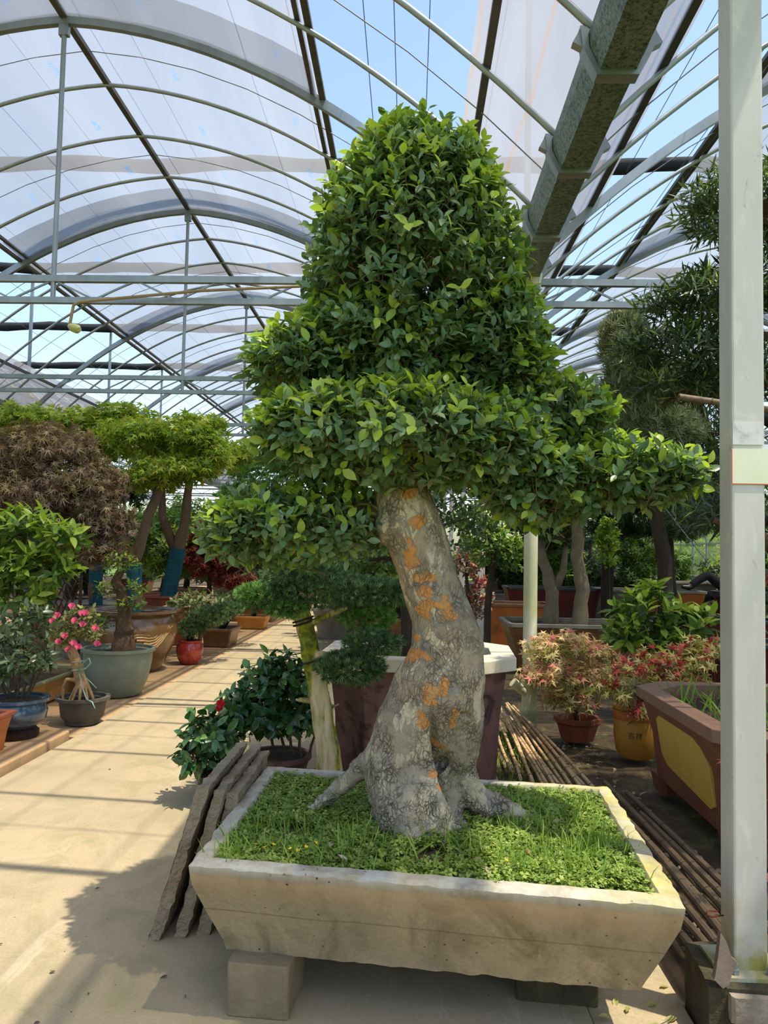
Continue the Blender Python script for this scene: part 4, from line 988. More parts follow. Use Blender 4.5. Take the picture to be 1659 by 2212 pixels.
b = MB(); b.tube([(1.62, 4.2, 2.357), (1.626, 4.2, 2.356)], [.021, .021], 10); b.build('node', m_node, g); b = MB(); b.tube([(2.0, 4.2, 2.306), (2.006, 4.2, 2.305)], [.021, .021], 10); b.build('node', m_node, g)

# ------------------------------------------------------------------ trees and pots beyond on the right
def bgpot(root, c, hx, hy, h, mat, rim, z0=0, ch=.05, taper=.85): rectpot(root, c, hx, hy, ch, h, .05, mat, rim, m_soil, z0, taper, 0, .05, .05, .02)
m_orange = M('orange_glaze', (190, 112, 52), (160, 90, 42), 5, .4, .1, 30, ((110, 84, 46), .6, 4))
m_brown = M('brown_glaze', (128, 88, 52), (92, 62, 38), 5, .35, .1, 30, ((70, 60, 36), .6, 3), spec=.5)
m_dkred = M('dark_red_glaze', (92, 34, 28), (66, 24, 20), 5, .35, .1, 30)
m_black = M('black_glaze', (52, 54, 58), (36, 38, 42), 5, .35, .1, 30)
m_stone = M('grey_stone', (138, 132, 118), (108, 102, 90), 5, .9, .4, 40)
m_grnst = M('mossy_green_stone', (128, 128, 92), (96, 100, 64), 5, .9, .4, 40)
m_smooth = M('smooth_tan_bark', (134, 120, 96), (104, 92, 72), 7, .85, .4, 30, ((90, 84, 62), .6, 6), bdist=.01)
def planterbox(label, c, hx, hy, h, mat, rim, z0=0):
    g = thing('planter_box', label, 'planter', (c[0], c[1], z0)); bgpot(g, c, hx, hy, h, mat, rim, z0); return g
planterbox('long brown planter under the smooth-trunked trees', (2.35, 10.6), 1.05, .55, .62, m_brown, m_stone)
planterbox('orange-sided planter behind the octagonal planter and the downpipe', (1.78, 13.2), .62, .45, .70, m_orange, m_brown)
planterbox('dark red planter with black rim behind the forked tree', (2.95, 16.2), .95, .45, .86, m_dkred, m_black)
planterbox('wide stone planter below the dark-trunked conifers', (4.3, 17.5), 1.5, .6, .80, m_stone, m_stone)
planterbox('empty black-rimmed planter behind the glossy shrub', (4.55, 11.3), .72, .42, .66, m_dkred, m_black)
planterbox('low black-rimmed planter beside the glossy shrub', (4.05, 9.5), .60, .38, .52, m_dkred, m_black)
planterbox('grey stone planter in front of the green far wall', (6.6, 19.0), .75, .4, .95, m_stone, m_stone)
o = planterbox('orange-red planter on which a shoe rests', (5.05, 14.95), .48, .42, .48, m_orange, m_stone, .42)
b = MB(); b.box((5.05, 14.95, .21), (.8, .7, .42)); b.build('plinth', m_stone, o)
g = thing('glazed_jar', 'black-rimmed dark red jar with yellow pattern beside the resting leg', 'jar', (5.72, 13.6, 0))
roundpot(g, (5.72, 13.6, 0), [(.25, 0), (.33, .3), (.38, .7), (.40, .86)], m_dkred, m_soil, .82)
b = MB(); b.lathe([(.40, .84), (.45, .86), (.45, .95), (.38, .95), (.37, .85)], (5.72, 13.6, 0), 32, False, False); b.build('rim', m_black, g, smooth=True)
m_ylw = M('yellow_pattern', (176, 140, 40), None, 9, .5, 0)
b = MB()
for k in range(8):
    a = 3.6 + k * .22; r_ = .352; b.tube([(5.72 + r_ * math.cos(a + d), 13.6 + r_ * math.sin(a + d), .36 + dz) for d, dz in ((0, 0), (.04, .08), (.10, .05), (.13, .13))], .014, 5)
b.build('pattern', m_ylw, g)
def bg_tree(label, base, trunk, r, pads, n, tm, size, mats, bark=None, nparts=0, group=None, **k):
    return shrub_tree('garden_tree', label, 'tree', base, trunk, r, pads, n, tm, size, mats, bark or m_dtrunk, nparts, group, **k)
bg_tree('smooth grey-trunked tree in the long brown planter', (2.30, 10.5, .57), [(2.30, 10.5, .55), (2.34, 10.5, 1.05), (2.28, 10.5, 1.5), (2.26, 10.5, 2.2), (2.22, 10.5, 2.7)], (.105, .06), [(2.0, 10.5, 2.15, .55, .5, .26), (2.55, 10.6, 2.4, .6, .5, .3), (2.2, 10.6, 2.8, .6, .5, .3)], 420, OVAL, .075, (L_dark, L_mid, .4), m_smooth)
g = bg_tree('forked pale-trunked tree beside the downpipe in the long brown planter', (1.98, 10.9, .57), [(1.98, 10.9, .55), (2.02, 10.9, 1.0), (1.88, 10.95, 1.45), (1.76, 11, 2.0)], (.11, .06), [(1.72, 11, 1.95, .42, .4, .35), (2.2, 11, 1.85, .28, .3, .25), (1.9, 11.2, 1.62, .3, .3, .2)], 420, OVAL, .07, (L_dark, L_mid, .5), m_smooth)
b = MB(); b.tube([(2.02, 10.9, .98), (2.16, 10.9, 1.3), (2.22, 11, 1.75)], [.07, .05, .035], 8); b.build('branch', m_smooth, g, smooth='all')
bg_tree('leafy vine-like shrub with sunlit leaves beside the mossy downpipe', (.88, 8.8, 0), [(.88, 8.8, 0), (.9, 8.8, .9), (.95, 8.7, 1.6)], (.05, .03), [(.86, 8.6, 1.62, .30, .28, .28), (.72, 8.6, 1.85, .3, .3, .22), (1.12, 8.55, 1.52, .16, .2, .24)], 300, OVAL, .06, (L_mid, L_lit, .5))
bg_tree('leafy rose-like shrub behind the juniper pads', (-.72, 9.2, 0), [(-.72, 9.2, 0), (-.70, 9.2, .8), (-.75, 9.2, 1.4)], (.05, .03), [(-.80, 9.1, 1.45, .42, .34, .30), (-.35, 9.2, 1.35, .3, .3, .32), (-.6, 9.3, 1.0, .35, .3, .22)], 330, OVALW, .065, (L_mid, L_dark, .4))
bg_tree('purple-leaved shrub by the dark steel column', (.72, 9.8, 0), [(.72, 9.8, 0), (.75, 9.8, .8), (.72, 9.8, 1.4)], (.04, .02), [(.75, 9.8, 1.42, .20, .2, .22), (.9, 9.9, .95, .18, .2, .3)], 170, OVAL, .06, (L_mapp, L_mapr, .3))
bg_tree('yellow-green sunlit sapling between the smooth trunk and the dark conifers', (2.95, 11.6, 0), [(2.95, 11.6, 0), (2.98, 11.6, 1.0), (2.95, 11.6, 1.9)], (.03, .015), [(2.95, 11.6, 1.72, .16, .2, .40)], 150, OVAL, .075, (L_lit, L_mid, .3))
m_con = L_pod
bg_tree('grey-green fine-needled conifer beyond the podocarpus', (2.75, 8.3, 0), [(2.75, 8.3, 0), (2.7, 8.3, 1.5), (2.5, 8.2, 2.8), (2.3, 8.1, 3.9)], (.10, .03), [(2.20, 8.0, 3.75, .26, .26, .36), (2.42, 8.1, 3.3, .42, .34, .34), (2.6, 8.2, 2.85, .5, .4, .3)], 1300, TUFT2, .10, (leafmat('grey_conifer', [(0, (96, 106, 76)), (.5, (124, 134, 96)), (1, (156, 164, 118))], .6, .25), None, 0), m_dtrunk, k=3, step=.04, lift=.7)
for lab, x, y, tr in (('dark conifer with a thick forked trunk behind the glossy shrub', 3.95, 15.5, .15), ('dark conifer with a straight trunk beside the resting leg', 4.75, 14.3, .14), ('dark conifer leaning over the orange-red planter', 5.2, 16.0, .10)):
    bg_tree(lab, (x, y, 0), [(x, y, .0), (x + .02, y, 1.2), (x - .05, y, 2.2), (x, y, 3.1)], (tr, .06), [(x - .5, y, 2.45, .8, .6, .32), (x + .4, y - .3, 2.75, .8, .6, .34), (x - .2, y, 3.1, .8, .6, .34), (x + .1, y - .2, 2.05, .6, .5, .22)], 520, TUFT2, .17, (L_dark, None, 0), m_dtrunk, k=4, step=.05)
bg_tree('dense dark podocarpus behind the steel column', (3.85, 8.9, 0), [(3.85, 8.9, 0), (3.8, 8.9, 1.2), (3.5, 8.75, 2.4), (3.2, 8.6, 3.2)], (.13, .05), [(2.95, 8.5, 2.55, .5, .5, .36), (3.3, 8.6, 2.95, .55, .5, .3), (3.25, 8.6, 2.05, .42, .45, .24), (3.2, 8.6, 3.3, .5, .4, .22)], 700, PODO, .13, (L_pod, L_dark, .5), m_pbark, k=8, step=.015, lift=.3)

# ------------------------------------------------------------------ potted shrubs, right foreground
g = shrub_tree('potted_maple', 'pale pink-tipped maple shrub in an octagonal terracotta pot by the downpipe', 'potted plant', (1.40, 6.45, 0), [(1.40, 6.45, .14), (1.38, 6.43, .35), (1.34, 6.4, .6)], (.022, .012),
    [(1.28, 6.35, .74, .38, .32, .15), (1.14, 6.3, .52, .26, .28, .17), (1.42, 6.3, .50, .26, .26, .18), (1.3, 6.3, .34, .24, .24, .12)], 260, MAPLE, .072, (L_ol, L_mapk, .8), m_stem, 220, None, 5, .03, .05, 'foliage', 1.1)
b = MB(); th = np.arange(8) * math.pi / 4 + .39
oc = lambda r_, z: np.stack([1.40 + r_ * np.cos(th), 6.45 + r_ * np.sin(th), np.full(8, z)], 1)
b.loft([oc(.13, 0), oc(.17, .13), oc(.195, .15), oc(.195, .185), oc(.16, .185), oc(.15, .12)]); b.build('pot', m_terra, g)
m_yjar = M('yellow_jar_glaze', (186, 132, 48), (160, 108, 40), 5, .45, .1, 30, ((120, 84, 40), .6, 4), spec=.5)
g = shrub_tree('potted_red_maple', 'red-leaved maple spreading over a yellow jar marked with two characters', 'potted plant', (1.74, 5.97, 0), [(1.74, 5.97, .30), (1.78, 5.97, .5), (1.9, 6.0, .66)], (.02, .01),
    [(1.72, 5.9, .66, .26, .22, .07), (2.05, 6.0, .72, .32, .26, .10), (2.32, 6.1, .80, .22, .2, .10), (1.62, 5.85, .50, .15, .16, .10), (1.68, 5.86, .36, .10, .12, .12), (2.0, 5.95, .55, .3, .25, .1)], 170, MAPLE, .075, (L_ol, L_mapr, .45), m_stem, 200, None, 5, .03, .05, 'foliage', 1.1)
roundpot(g, (1.74, 5.97, 0), [(.12, 0), (.15, .05), (.165, .16), (.165, .30), (.155, .345), (.17, .36), (.17, .38)], m_yjar, m_soil, .33)
b = MB(); b.lathe([(.1675, .285), (.170, .29), (.170, .345), (.1665, .35)], (1.74, 5.97, 0), 36, False, False); b.build('orange_band', m_orange, g, smooth=True)
def text_mesh(txt, size):
    cu = bpy.data.curves.new('t', 'FONT'); cu.body = txt; cu.size = size; cu.align_x = 'CENTER'; cu.extrude = 0.0; o = bpy.data.objects.new('t', cu); col.objects.link(o)
    dg = bpy.context.evaluated_depsgraph_get(); me = bpy.data.meshes.new_from_object(o.evaluated_get(dg)); bpy.data.objects.remove(o); return me
for ch, a0 in (('吉', -2.06), ('祥', -1.72)):
    me = text_mesh(ch, .052); r_ = .1672
    for vtx in me.vertices: a = a0 + vtx.co.x / r_; z = .165 + vtx.co.y; rr = np.interp(z, [0, .05, .16, .3], [.12, .15, .165, .165]) + .002; vtx.co = (rr * math.cos(a), rr * math.sin(a), z)
    me.materials.append(m_black); o = bpy.data.objects.new('character', me); col.objects.link(o); o.parent = g
g = shrub_tree('glossy_shrub', 'glossy broad-leaved shrub with yellowish shoots in a dark pot behind the red maple', 'potted plant', (2.45, 7.7, 0), [(2.45, 7.7, .2), (2.42, 7.68, .45), (2.4, 7.65, .8)], (.03, .015),
    [(2.32, 7.6, 1.0, .34, .32, .18), (2.68, 7.6, .88, .30, .3, .17), (2.12, 7.5, .76, .24, .26, .17), (2.5, 7.5, .66, .36, .3, .17), (2.42, 7.6, 1.14, .14, .14, .12), (2.85, 7.6, .66, .2, .2, .16)], 135, LONG, .155, (L_mid, L_lit, .75), m_stem, 260, None, 6, .02, .45, 'foliage', 1.0)
roundpot(g, (2.45, 7.7, 0), [(.16, 0), (.21, .2), (.22, .24)], m_blackp, m_soil, .21)
# red seedling peeping out behind the column
g = thing('red_maple_seedling', 'little red maple seedling peeping out behind the near column', 'potted plant', (1.66, 3.42, 0))
roundpot(g, (1.66, 3.42, 0), [(.08, 0), (.10, .12), (.11, .13)], m_terra, m_soil, .11)
b = MB(); b.tube([(1.66, 3.42, .1), (1.60, 3.40, .35), (1.55, 3.38, .62)], [.006, .005, .003], 6)
for e in ((1.37, 3.36, .645), (1.43, 3.36, .60), (1.42, 3.36, .47), (1.41, 3.36, .24), (1.43, 3.36, .30)): b.tube(curve((1.60, 3.40, min(.5, e[2])), e, .01, 0, 4), .002, 4)
b.build('stem', m_stem, g)
lp = np.array([(1.36, 3.34, .65), (1.395, 3.33, .645), (1.41, 3.35, .61), (1.43, 3.34, .585), (1.415, 3.34, .48), (1.43, 3.35, .44), (1.405, 3.34, .25), (1.42, 3.34, .215), (1.43, 3.35, .29), (1.50, 3.36, .63), (1.52, 3.38, .5)])
leaves(g, MAPLE, lp, unit(np.array([(-1, -.4, .1)] * len(lp)) + rv(len(lp)) * .4), unit(UP + rv(len(lp)) * .5 + (0, -.6, 0)), np.full(len(lp), .065), L_mapr, len(lp))

# ------------------------------------------------------------------ white downpipe
t_ = NT('stained_pvc'); co_ = t_.co(); sx_ = t_.n('ShaderNodeSeparateXYZ'); t_.set(sx_.inputs[0], co_)
c_ = t_.mix(t_.mask(t_.noise(co_, 5, 6, .6, .5, (1, 1, .3)), .35, .65), (214, 208, 186), (190, 186, 156))
c_ = t_.mix(t_.math('MULTIPLY', t_.mask(sx_.outputs[2], 2.0, .7), t_.mask(t_.noise(co_, 4, 6, .6, .5, (1, 1, .4)), .3, .55)), c_, (150, 156, 92))
c_ = t_.mix(t_.math('MULTIPLY', t_.mask(sx_.outputs[2], 3.2, 3.7), t_.mask(t_.noise(co_, 9, 5, .6, .3, (2, 2, .15)), .56, .6)), c_, (70, 62, 36))
m_pvc = t_.done(t_.bsdf(c_, .5, 0, .4))
g = thing('downpipe', 'white PVC downpipe with mossy lower half dropping from the gutter', 'pipe', (1.05, 6.72, 0))
b = MB(); b.lathe([(.060, .42), (.060, 3.98)], (1.05, 6.72, 0), 24, True, True); b.build('pipe', m_pvc, g, smooth=True)
b = MB(); b.lathe([(.060, 3.70), (.066, 3.705), (.067, 3.92), (.076, 3.95), (.078, 3.99), (.06, 3.99)], (1.05, 6.72, 0), 24, False, False); b.build('socket', m_pvc, g, smooth=True)
b = MB(); b.lathe([(.068, .0), (.068, .14), (.072, .15), (.072, .19), (.066, .2), (.066, .38), (.072, .39), (.072, .43), (.06, .44)], (1.05, 6.72, 0), 24, True, True); b.tube([(1.05, 6.72, .30), (.97, 6.68, .36), (.90, 6.66, .42)], .042, 12); b.build('elbow', m_pvc, g, smooth=True)

# ------------------------------------------------------------------ person resting behind the column, one leg up on the planter
m_skin = M('skin', (188, 140, 112), (176, 126, 98), 9, .6, .05, 60); m_trs = M('black_trousers', (40, 40, 44), (26, 26, 30), 20, .9, .3, 60)
m_shirt = M('dark_shirt', (52, 56, 66), (40, 44, 52), 14, .9, .3, 60); m_shoe = M('black_shoe', (34, 32, 32), (22, 20, 20), 9, .35, .05, 40, spec=.5); m_hair = M('black_hair', (22, 20, 20), (14, 12, 12), 40, .6, .4, 90)
per = thing('person', 'person in black trousers reclining with one leg propped on the orange-red planter', 'person', (6.3, 15.25, 0))
hipR, hipL = (6.24, 15.10, .80), (6.24, 15.36, .80)
legR = [hipR, (5.98, 15.05, 1.02), (5.72, 15.0, 1.20), (5.56, 15.0, 1.10), (5.42, 15.0, .995)]; legL = [hipL, (5.98, 15.4, .80), (5.78, 15.42, .74), (5.82, 15.42, .40), (5.84, 15.42, .09)]
arm = lambda s: [(6.78, 15.23 + s * .19, 1.30), (6.70, 15.23 + s * .26, 1.08), (6.50, 15.23 + s * .24, .95), (6.40, 15.23 + s * .18, .93)]
body = [([(6.24, 15.23, .80), (6.40, 15.23, .92), (6.62, 15.23, 1.16), (6.76, 15.23, 1.34), (6.80, 15.23, 1.42)], [.14, .14, .15, .12, .055]), ([(6.80, 15.23, 1.42), (6.82, 15.22, 1.52), (6.82, 15.22, 1.60), (6.83, 15.22, 1.66)], [.052, .085, .098, .07]),
        ([(6.73, 15.23, 1.545), (6.71, 15.23, 1.535)], [.02, .012]), (legR, [.095, .085, .065, .058, .045]), (legL, [.095, .085, .065, .058, .045]), ([legR[-1], (5.36, 15.0, .95), (5.25, 15.0, .965)], [.042, .04, .028]), ([legL[-1], (5.76, 15.42, .05), (5.64, 15.42, .035)], [.042, .04, .028]),
        ([(6.62, 15.04, 1.26), (6.76, 15.05, 1.31)], [.06, .06]), ([(6.62, 15.42, 1.26), (6.76, 15.41, 1.31)], [.06, .06])]
for s in (-1, 1):
    a_ = arm(s); body.append((a_, [.06, .048, .042, .032])); hx, hy, hz = a_[-1]; body.append(([(hx, hy, hz), (hx - .05, hy, hz - .005), (hx - .08, hy, hz - .01)], [.03, .038, .03]))
    for k, (dy, L_) in enumerate(((-.03, .07), (-.01, .085), (.01, .08), (.03, .065))): body.append(([(hx - .07, hy + dy, hz - .01), (hx - .07 - L_ * .5, hy + dy, hz - .015), (hx - .07 - L_, hy + dy * 1.1, hz - .04)], [.011, .010, .008]))
    body.append(([(hx - .03, hy - s * .03, hz), (hx - .06, hy - s * .055, hz - .005), (hx - .085, hy - s * .06, hz - .01)], [.013, .011, .009]))
def blob(parts, vox, name, m, sm=3):
    me = voxel(parts, vox, sm); me.transform(Matrix.Translation(-Vector(ORG[per.name]))); me.materials.clear(); me.materials.append(m); me.polygons.foreach_set('use_smooth', np.ones(len(me.polygons), bool))
    o = bpy.data.objects.new(name, me); col.objects.link(o); o.parent = per
blob(body, .009, 'body', m_skin)
blob([(legR, [.115, .102, .083, .078, .068]), (legL, [.115, .102, .083, .078, .068]), ([hipR, (6.24, 15.23, .80), hipL], [.125, .15, .125]), ([(6.24, 15.23, .80), (6.42, 15.23, .93)], [.155, .15])], .014, 'trousers', m_trs)
blob([([(6.36, 15.23, .88), (6.62, 15.23, 1.16), (6.74, 15.23, 1.32)], [.155, .168, .13])] + [([(6.70, 15.23 + s * .10, 1.30)] + arm(s)[:3], [.08, .08, .064, .056]) for s in (-1, 1)], .014, 'shirt', m_shirt)
for ls in (legR, legL):
    e = np.array(ls[-1]); dn = np.array([-.05, 0, -.045]) if ls is legR else np.array([-.06, 0, -.04]); tip = np.array([-.19, 0, -.03]) if ls is legR else np.array([-.20, 0, -.05])
    blob([([e + (.02, 0, -.02), e + dn, e + tip], [.050, .052, .038])], .008, 'shoe', m_shoe)
blob([([(6.86, 15.22, 1.52), (6.85, 15.22, 1.60), (6.83, 15.22, 1.64)], [.085, .095, .082])], .01, 'hair', m_hair)
m_wood = M('red_brown_wood', (140, 78, 50), (104, 58, 38), 9, .6, .2, 40, stretch=(1, 1, 6))
ch_ = thing('wooden_chair', 'reddish wooden reclining chair under the resting person', 'chair', (6.35, 15.23, 0))
b = MB(); b.box((6.28, 15.23, .62), (.62, .54, .05)); b.build('seat', m_wood, ch_)
b = MB(); b.bar((6.55, 15.23, .62), (6.98, 15.23, 1.28), .50, .03); b.build('backrest', m_wood, ch_)
for sy in (-.26, .26):
    b = MB(); b.bar((6.5, 15.23 + sy, .62), (5.95, 15.23 + sy, .0), .045); b.build('leg', m_wood, ch_); b = MB(); b.bar((6.05, 15.23 + sy, .62), (6.7, 15.23 + sy, 0), .045); b.build('leg', m_wood, ch_)
b = MB(); b.tube(curve((2.52, 8.0, 2.15), (3.66, 8.0, .75), -.03, 0, 6), .006, 5); tag(b.build('guy_wire', m_wire), 'pale guy wire slanting down in front of the dark conifers', 'wire')
b = MB(); b.tube(curve((1.62, 4.75, 2.3), (1.95, 4.85, 1.75), -.02, 0, 6), .003, 5); tag(b.build('guy_wire', m_wire), 'thin guy wire tied below the black-wrapped podocarpus branch', 'wire')
# ------------------------------------------------------------------ left side of the aisle
m_wrap = M('teal_wrapping', (24, 84, 96), (14, 58, 70), 5, .8, .6, 12, stretch=(.4, .4, 9), bdist=.02)
m_mbark = M('maple_bark', (112, 92, 70), (78, 62, 48), 8, .9, .5, 30, stretch=(1, 1, .3), bdist=.01)
m_jar = M('brown_jar_glaze', (126, 92, 56), (88, 62, 36), 3, .22, .08, 20, ((70, 48, 28), .55, 2.5), spec=.6, coat=.4)
def wrap(g, pts, r):
    b = MB(); m = np.linspace(0, len(pts) - 1, 18); p = np.array(pts); b.tube(np.stack([np.interp(m, range(len(p)), p[:, i]) for i in range(3)], 1), r * (1.06 + .05 * (np.arange(18) % 2)), 12); b.build('trunk_wrapping', m_wrap, g, smooth=True)
g = shrub_tree('potted_green_maple', 'yellow-green maple with teal-wrapped trunk in the tall brown glazed jar', 'potted plant', (-3.41, 9.5, 0), [(-3.41, 9.5, .66), (-3.43, 9.5, 1.3), (-3.30, 9.6, 1.9), (-3.15, 9.7, 2.5)], (.085, .05),
   [(-3.05, 9.9, 2.95, .62, .5, .28), (-2.62, 9.9, 2.72, .36, .4, .26), (-3.6, 9.9, 2.95, .6, .5, .28), (-3.0, 9.7, 2.5, .5, .45, .2), (-2.85, 10.2, 3.15, .4, .4, .16), (-3.35, 9.75, 2.38, .42, .4, .16)], 680, MAPLE, .115, (L_mapg, L_lit, .3), m_mbark, 200, None, 5, .05, .1, 'foliage', 1.1)
wrap(g, [(-3.41, 9.5, .66), (-3.43, 9.5, 1.3)], .085)
roundpot(g, (-3.41, 9.5, 0), [(.34, 0), (.36, .05), (.50, .32), (.53, .50), (.50, .62), (.47, .68), (.56, .71), (.57, .74)], m_jar, m_soil, .66)
m_gold = M('gold_relief', (178, 140, 82), (150, 114, 62), 9, .4, .1, 30)
b = MB()
for k in range(6):
    a0 = -1.15 + k * .05; b.tube([(-3.41 + rr * math.cos(a), 9.5 + rr * math.sin(a), z) for a, z, rr in [(a0 - .3 + .14 * j + .1 * k, .36 + .05 * math.sin(j * .9 + k) + .03 * j, .518) for j in range(6)]], [.018, .016, .013, .01, .008, .004], 5)
b.build('relief_pattern', m_gold, g)
g = shrub_tree('potted_green_maple', 'yellow-green maple with teal-wrapped trunk in the wide pale bowl behind the purple maple', 'potted plant', (-4.35, 10.6, 0), [(-4.35, 10.6, .66), (-4.37, 10.6, 1.35), (-4.4, 10.6, 2.0), (-4.5, 10.6, 2.7)], (.085, .05),
   [(-4.6, 10.5, 3.15, .7, .6, .28), (-5.3, 10.5, 3.2, .6, .6, .3), (-4.1, 10.6, 3.3, .6, .5, .22), (-4.9, 10.4, 2.8, .6, .5, .2), (-4.2, 10.5, 2.9, .45, .4, .2)], 640, MAPLE, .115, (L_mapg, L_lit, .4), m_mbark, 150, None, 5, .05, .1, 'foliage', 1.1)
wrap(g, [(-4.35, 10.6, .66), (-4.37, 10.6, 1.35)], .085)
roundpot(g, (-4.35, 10.6, 0), [(.4, 0), (.52, .4), (.60, .66), (.68, .70), (.69, .73)], m_stone, m_soil, .66)
g = shrub_tree('potted_green_maple', 'maple with slanting teal-wrapped trunk in a red pot behind the brown jar', 'potted plant', (-3.82, 12.2, 0), [(-3.85, 12.2, .70), (-3.70, 12.2, 1.5), (-3.60, 12.2, 2.0), (-3.55, 12.2, 2.6)], (.115, .06),
   [(-3.5, 12.2, 3.0, .6, .5, .3), (-3.0, 12.2, 3.05, .5, .5, .26), (-4.0, 12.2, 2.9, .5, .5, .3)], 420, MAPLE, .12, (L_mapg, L_lit, .3), m_mbark, 80, None, 5, .05, .1, 'foliage', 1.1)
wrap(g, [(-3.85, 12.2, .70), (-3.70, 12.2, 1.5)], .115)
b = MB(); b.tube([(-3.74, 12.2, 1.45), (-3.98, 12.2, 2.0), (-4.0, 12.2, 2.6)], [.09, .07, .04], 8); b.build('branch', m_mbark, g, smooth='all')
roundpot(g, (-3.85, 12.2, 0), [(.35, 0), (.5, .4), (.55, .72), (.6, .74), (.6, .77)], m_terra, m_soil, .70)
shrub_tree('purple_maple', 'domed purple-brown cutleaf maple standing before the green maples', 'tree', (-4.2, 8.7, 0), [(-4.2, 8.7, 0), (-4.15, 8.7, .9), (-4.25, 8.7, 1.6), (-4.1, 8.65, 2.2)], (.09, .05),
   [(-4.15, 8.55, 2.55, .62, .5, .38), (-4.75, 8.6, 2.3, .6, .5, .45), (-3.65, 8.5, 2.15, .48, .45, .36), (-4.3, 8.4, 2.0, .7, .5, .4), (-3.40, 8.45, 1.75, .34, .36, .28), (-3.9, 8.35, 1.6, .5, .4, .25), (-3.38, 8.4, 1.42, .30, .3, .18)], 1350, MAPLE7, .10, (L_mapp, leafmat('olive_cutleaf', [(0, (122, 104, 66)), (1, (156, 136, 92))], .5, .3), .5), m_mbark, 260, None, 5, .045, -.1, 'foliage', 1.1)
g = shrub_tree('bright_shrub', 'bright light-green broad-leaved shrub growing in the long mossy trough', 'shrub', (-3.62, 6.95, .22), [(-3.62, 6.95, .20), (-3.6, 6.95, .7), (-3.55, 6.95, 1.3)], (.035, .02),
   [(-3.50, 6.85, 1.62, .42, .36, .20), (-3.08, 6.75, 1.58, .22, .22, .11), (-3.55, 6.8, 1.32, .42, .34, .20), (-3.25, 6.75, 1.28, .30, .28, .16), (-3.85, 6.9, 1.5, .4, .34, .24), (-3.5, 6.8, 1.05, .34, .3, .14)], 230, LONG, .135, (L_mid, L_lit, .95), m_stem, 260, None, 6, .02, .3, 'foliage', 1.0)
g = thing('long_trough', 'long low mossy orange trough along the left edge of the aisle', 'planter', (-3.66, 7.0, 0))
m_tro = M('mossy_orange_trough', (176, 126, 62), (140, 104, 54), 4, .85, .3, 40, ((96, 92, 44), .52, 3))
rectpot(g, (-3.66, 7.0), .27, 1.15, .02, .22, .03, m_tro, m_grnst, m_soil, .02, .9, 0, .03, .03, .01)
# blue pot plant
g = thing('blue_pot_plant', 'leafy shrub in a blue glazed pot on a dark wooden base', 'potted plant', (-2.96, 5.80, .055))
m_blue = M('blue_glaze', (74, 96, 118), (44, 58, 76), 5, .2, .08, 30, ((150, 136, 116), .60, 3), spec=.6, coat=.5)
m_dwood = M('dark_wood_base', (66, 42, 32), (44, 28, 22), 8, .7, .4, 30)
roundpot(g, (-2.96, 5.80, .055), [(.13, .07), (.15, .08), (.215, .14), (.225, .20), (.20, .255), (.215, .265), (.24, .275), (.24, .295)], m_blue, m_soil, .265)
b = MB(); b.lathe([(.165, 0), (.17, .05), (.14, .075)], (-2.96, 5.80, .055), 12, True, True); b.build('wooden_base', m_dwood, g)
L_pale = leafmat('pale_glossy_leaf', [(0, (44, 62, 38)), (.5, (76, 96, 60)), (1, (124, 138, 96))], .3, .2, (120, 150, 60), .5)
pads = [(-3.02, 5.82, .86, .32, .28, .14), (-2.88, 5.80, .68, .24, .26, .16), (-3.12, 5.80, .62, .26, .26, .16), (-2.92, 5.78, .98, .2, .2, .08)]
P0, O0 = pads_pts(pads, 120, (.5, 1.05), .6); pos, dr, nm, sz, rk, tw = sprigs(P0, O0, 6, .022, .088, .3, 1.0)
leaves(g, LONG, pos, unit(dr - UP * .15), nm, sz, L_pale, 220, (np.tile(O0, (6, 1)) * unit(CAM - pos)).sum(1) + rng.random(len(pos)) * .5); twigs(g, tw[0], tw[1], .003, m_stem)
for i in range(7): b = MB(); b.tube(curve((-2.96 + .02 * (i - 3), 5.80 + .02 * (i % 3), .31), (-3.08 + .07 * i - .08, 5.8, .66), 0, .02, 5), np.linspace(.011, .006, 5), 6); b.build('stem', m_stem, g, smooth='all')
g = thing('terracotta_tray', 'orange rectangular terracotta pot beside the blue glazed pot', 'pot', (-3.0, 5.28, .055)); rectpot(g, (-3.0, 5.28), .19, .19, .01, .27, .025, m_orange, m_terra, m_soil, .055, .8, 0, .03, .03, .02)
# bougainvillea
g = thing('bougainvillea_bonsai', 'small bougainvillea with pink blooms and exposed roots in a dark grey bowl', 'potted plant', (-2.77, 6.56, 0))
m_dgrey = M('dark_grey_pot', (92, 86, 76), (70, 66, 58), 9, .6, .15, 40)
roundpot(g, (-2.77, 6.56, 0), [(.14, 0), (.14, .02), (.175, .06), (.19, .17), (.19, .195), (.222, .20), (.222, .225)], m_dgrey, m_soil, .18, th=.035)
bt = voxel([([(-2.78, 6.56, .30), (-2.81, 6.55, .42), (-2.84, 6.55, .52), (-2.89, 6.56, .62), (-2.87, 6.56, .70)], [.052, .045, .044, .042, .03]), ([(-2.89, 6.56, .62), (-2.96, 6.57, .68)], [.035, .025])] +
           [([(-2.78 + .02 * math.cos(a), 6.56 + .02 * math.sin(a), .36), (-2.78 + .06 * math.cos(a), 6.56 + .06 * math.sin(a), .28), (-2.78 + .10 * math.cos(a), 6.56 + .10 * math.sin(a), .19)], [.018, .014, .011]) for a in np.linspace(0, 5.6, 9)] + [([(-2.83, 6.54, .36), (-2.90, 6.52, .37), (-2.93, 6.52, .30), (-2.93, 6.52, .19)], [.02, .016, .014, .012])], .006, 3)
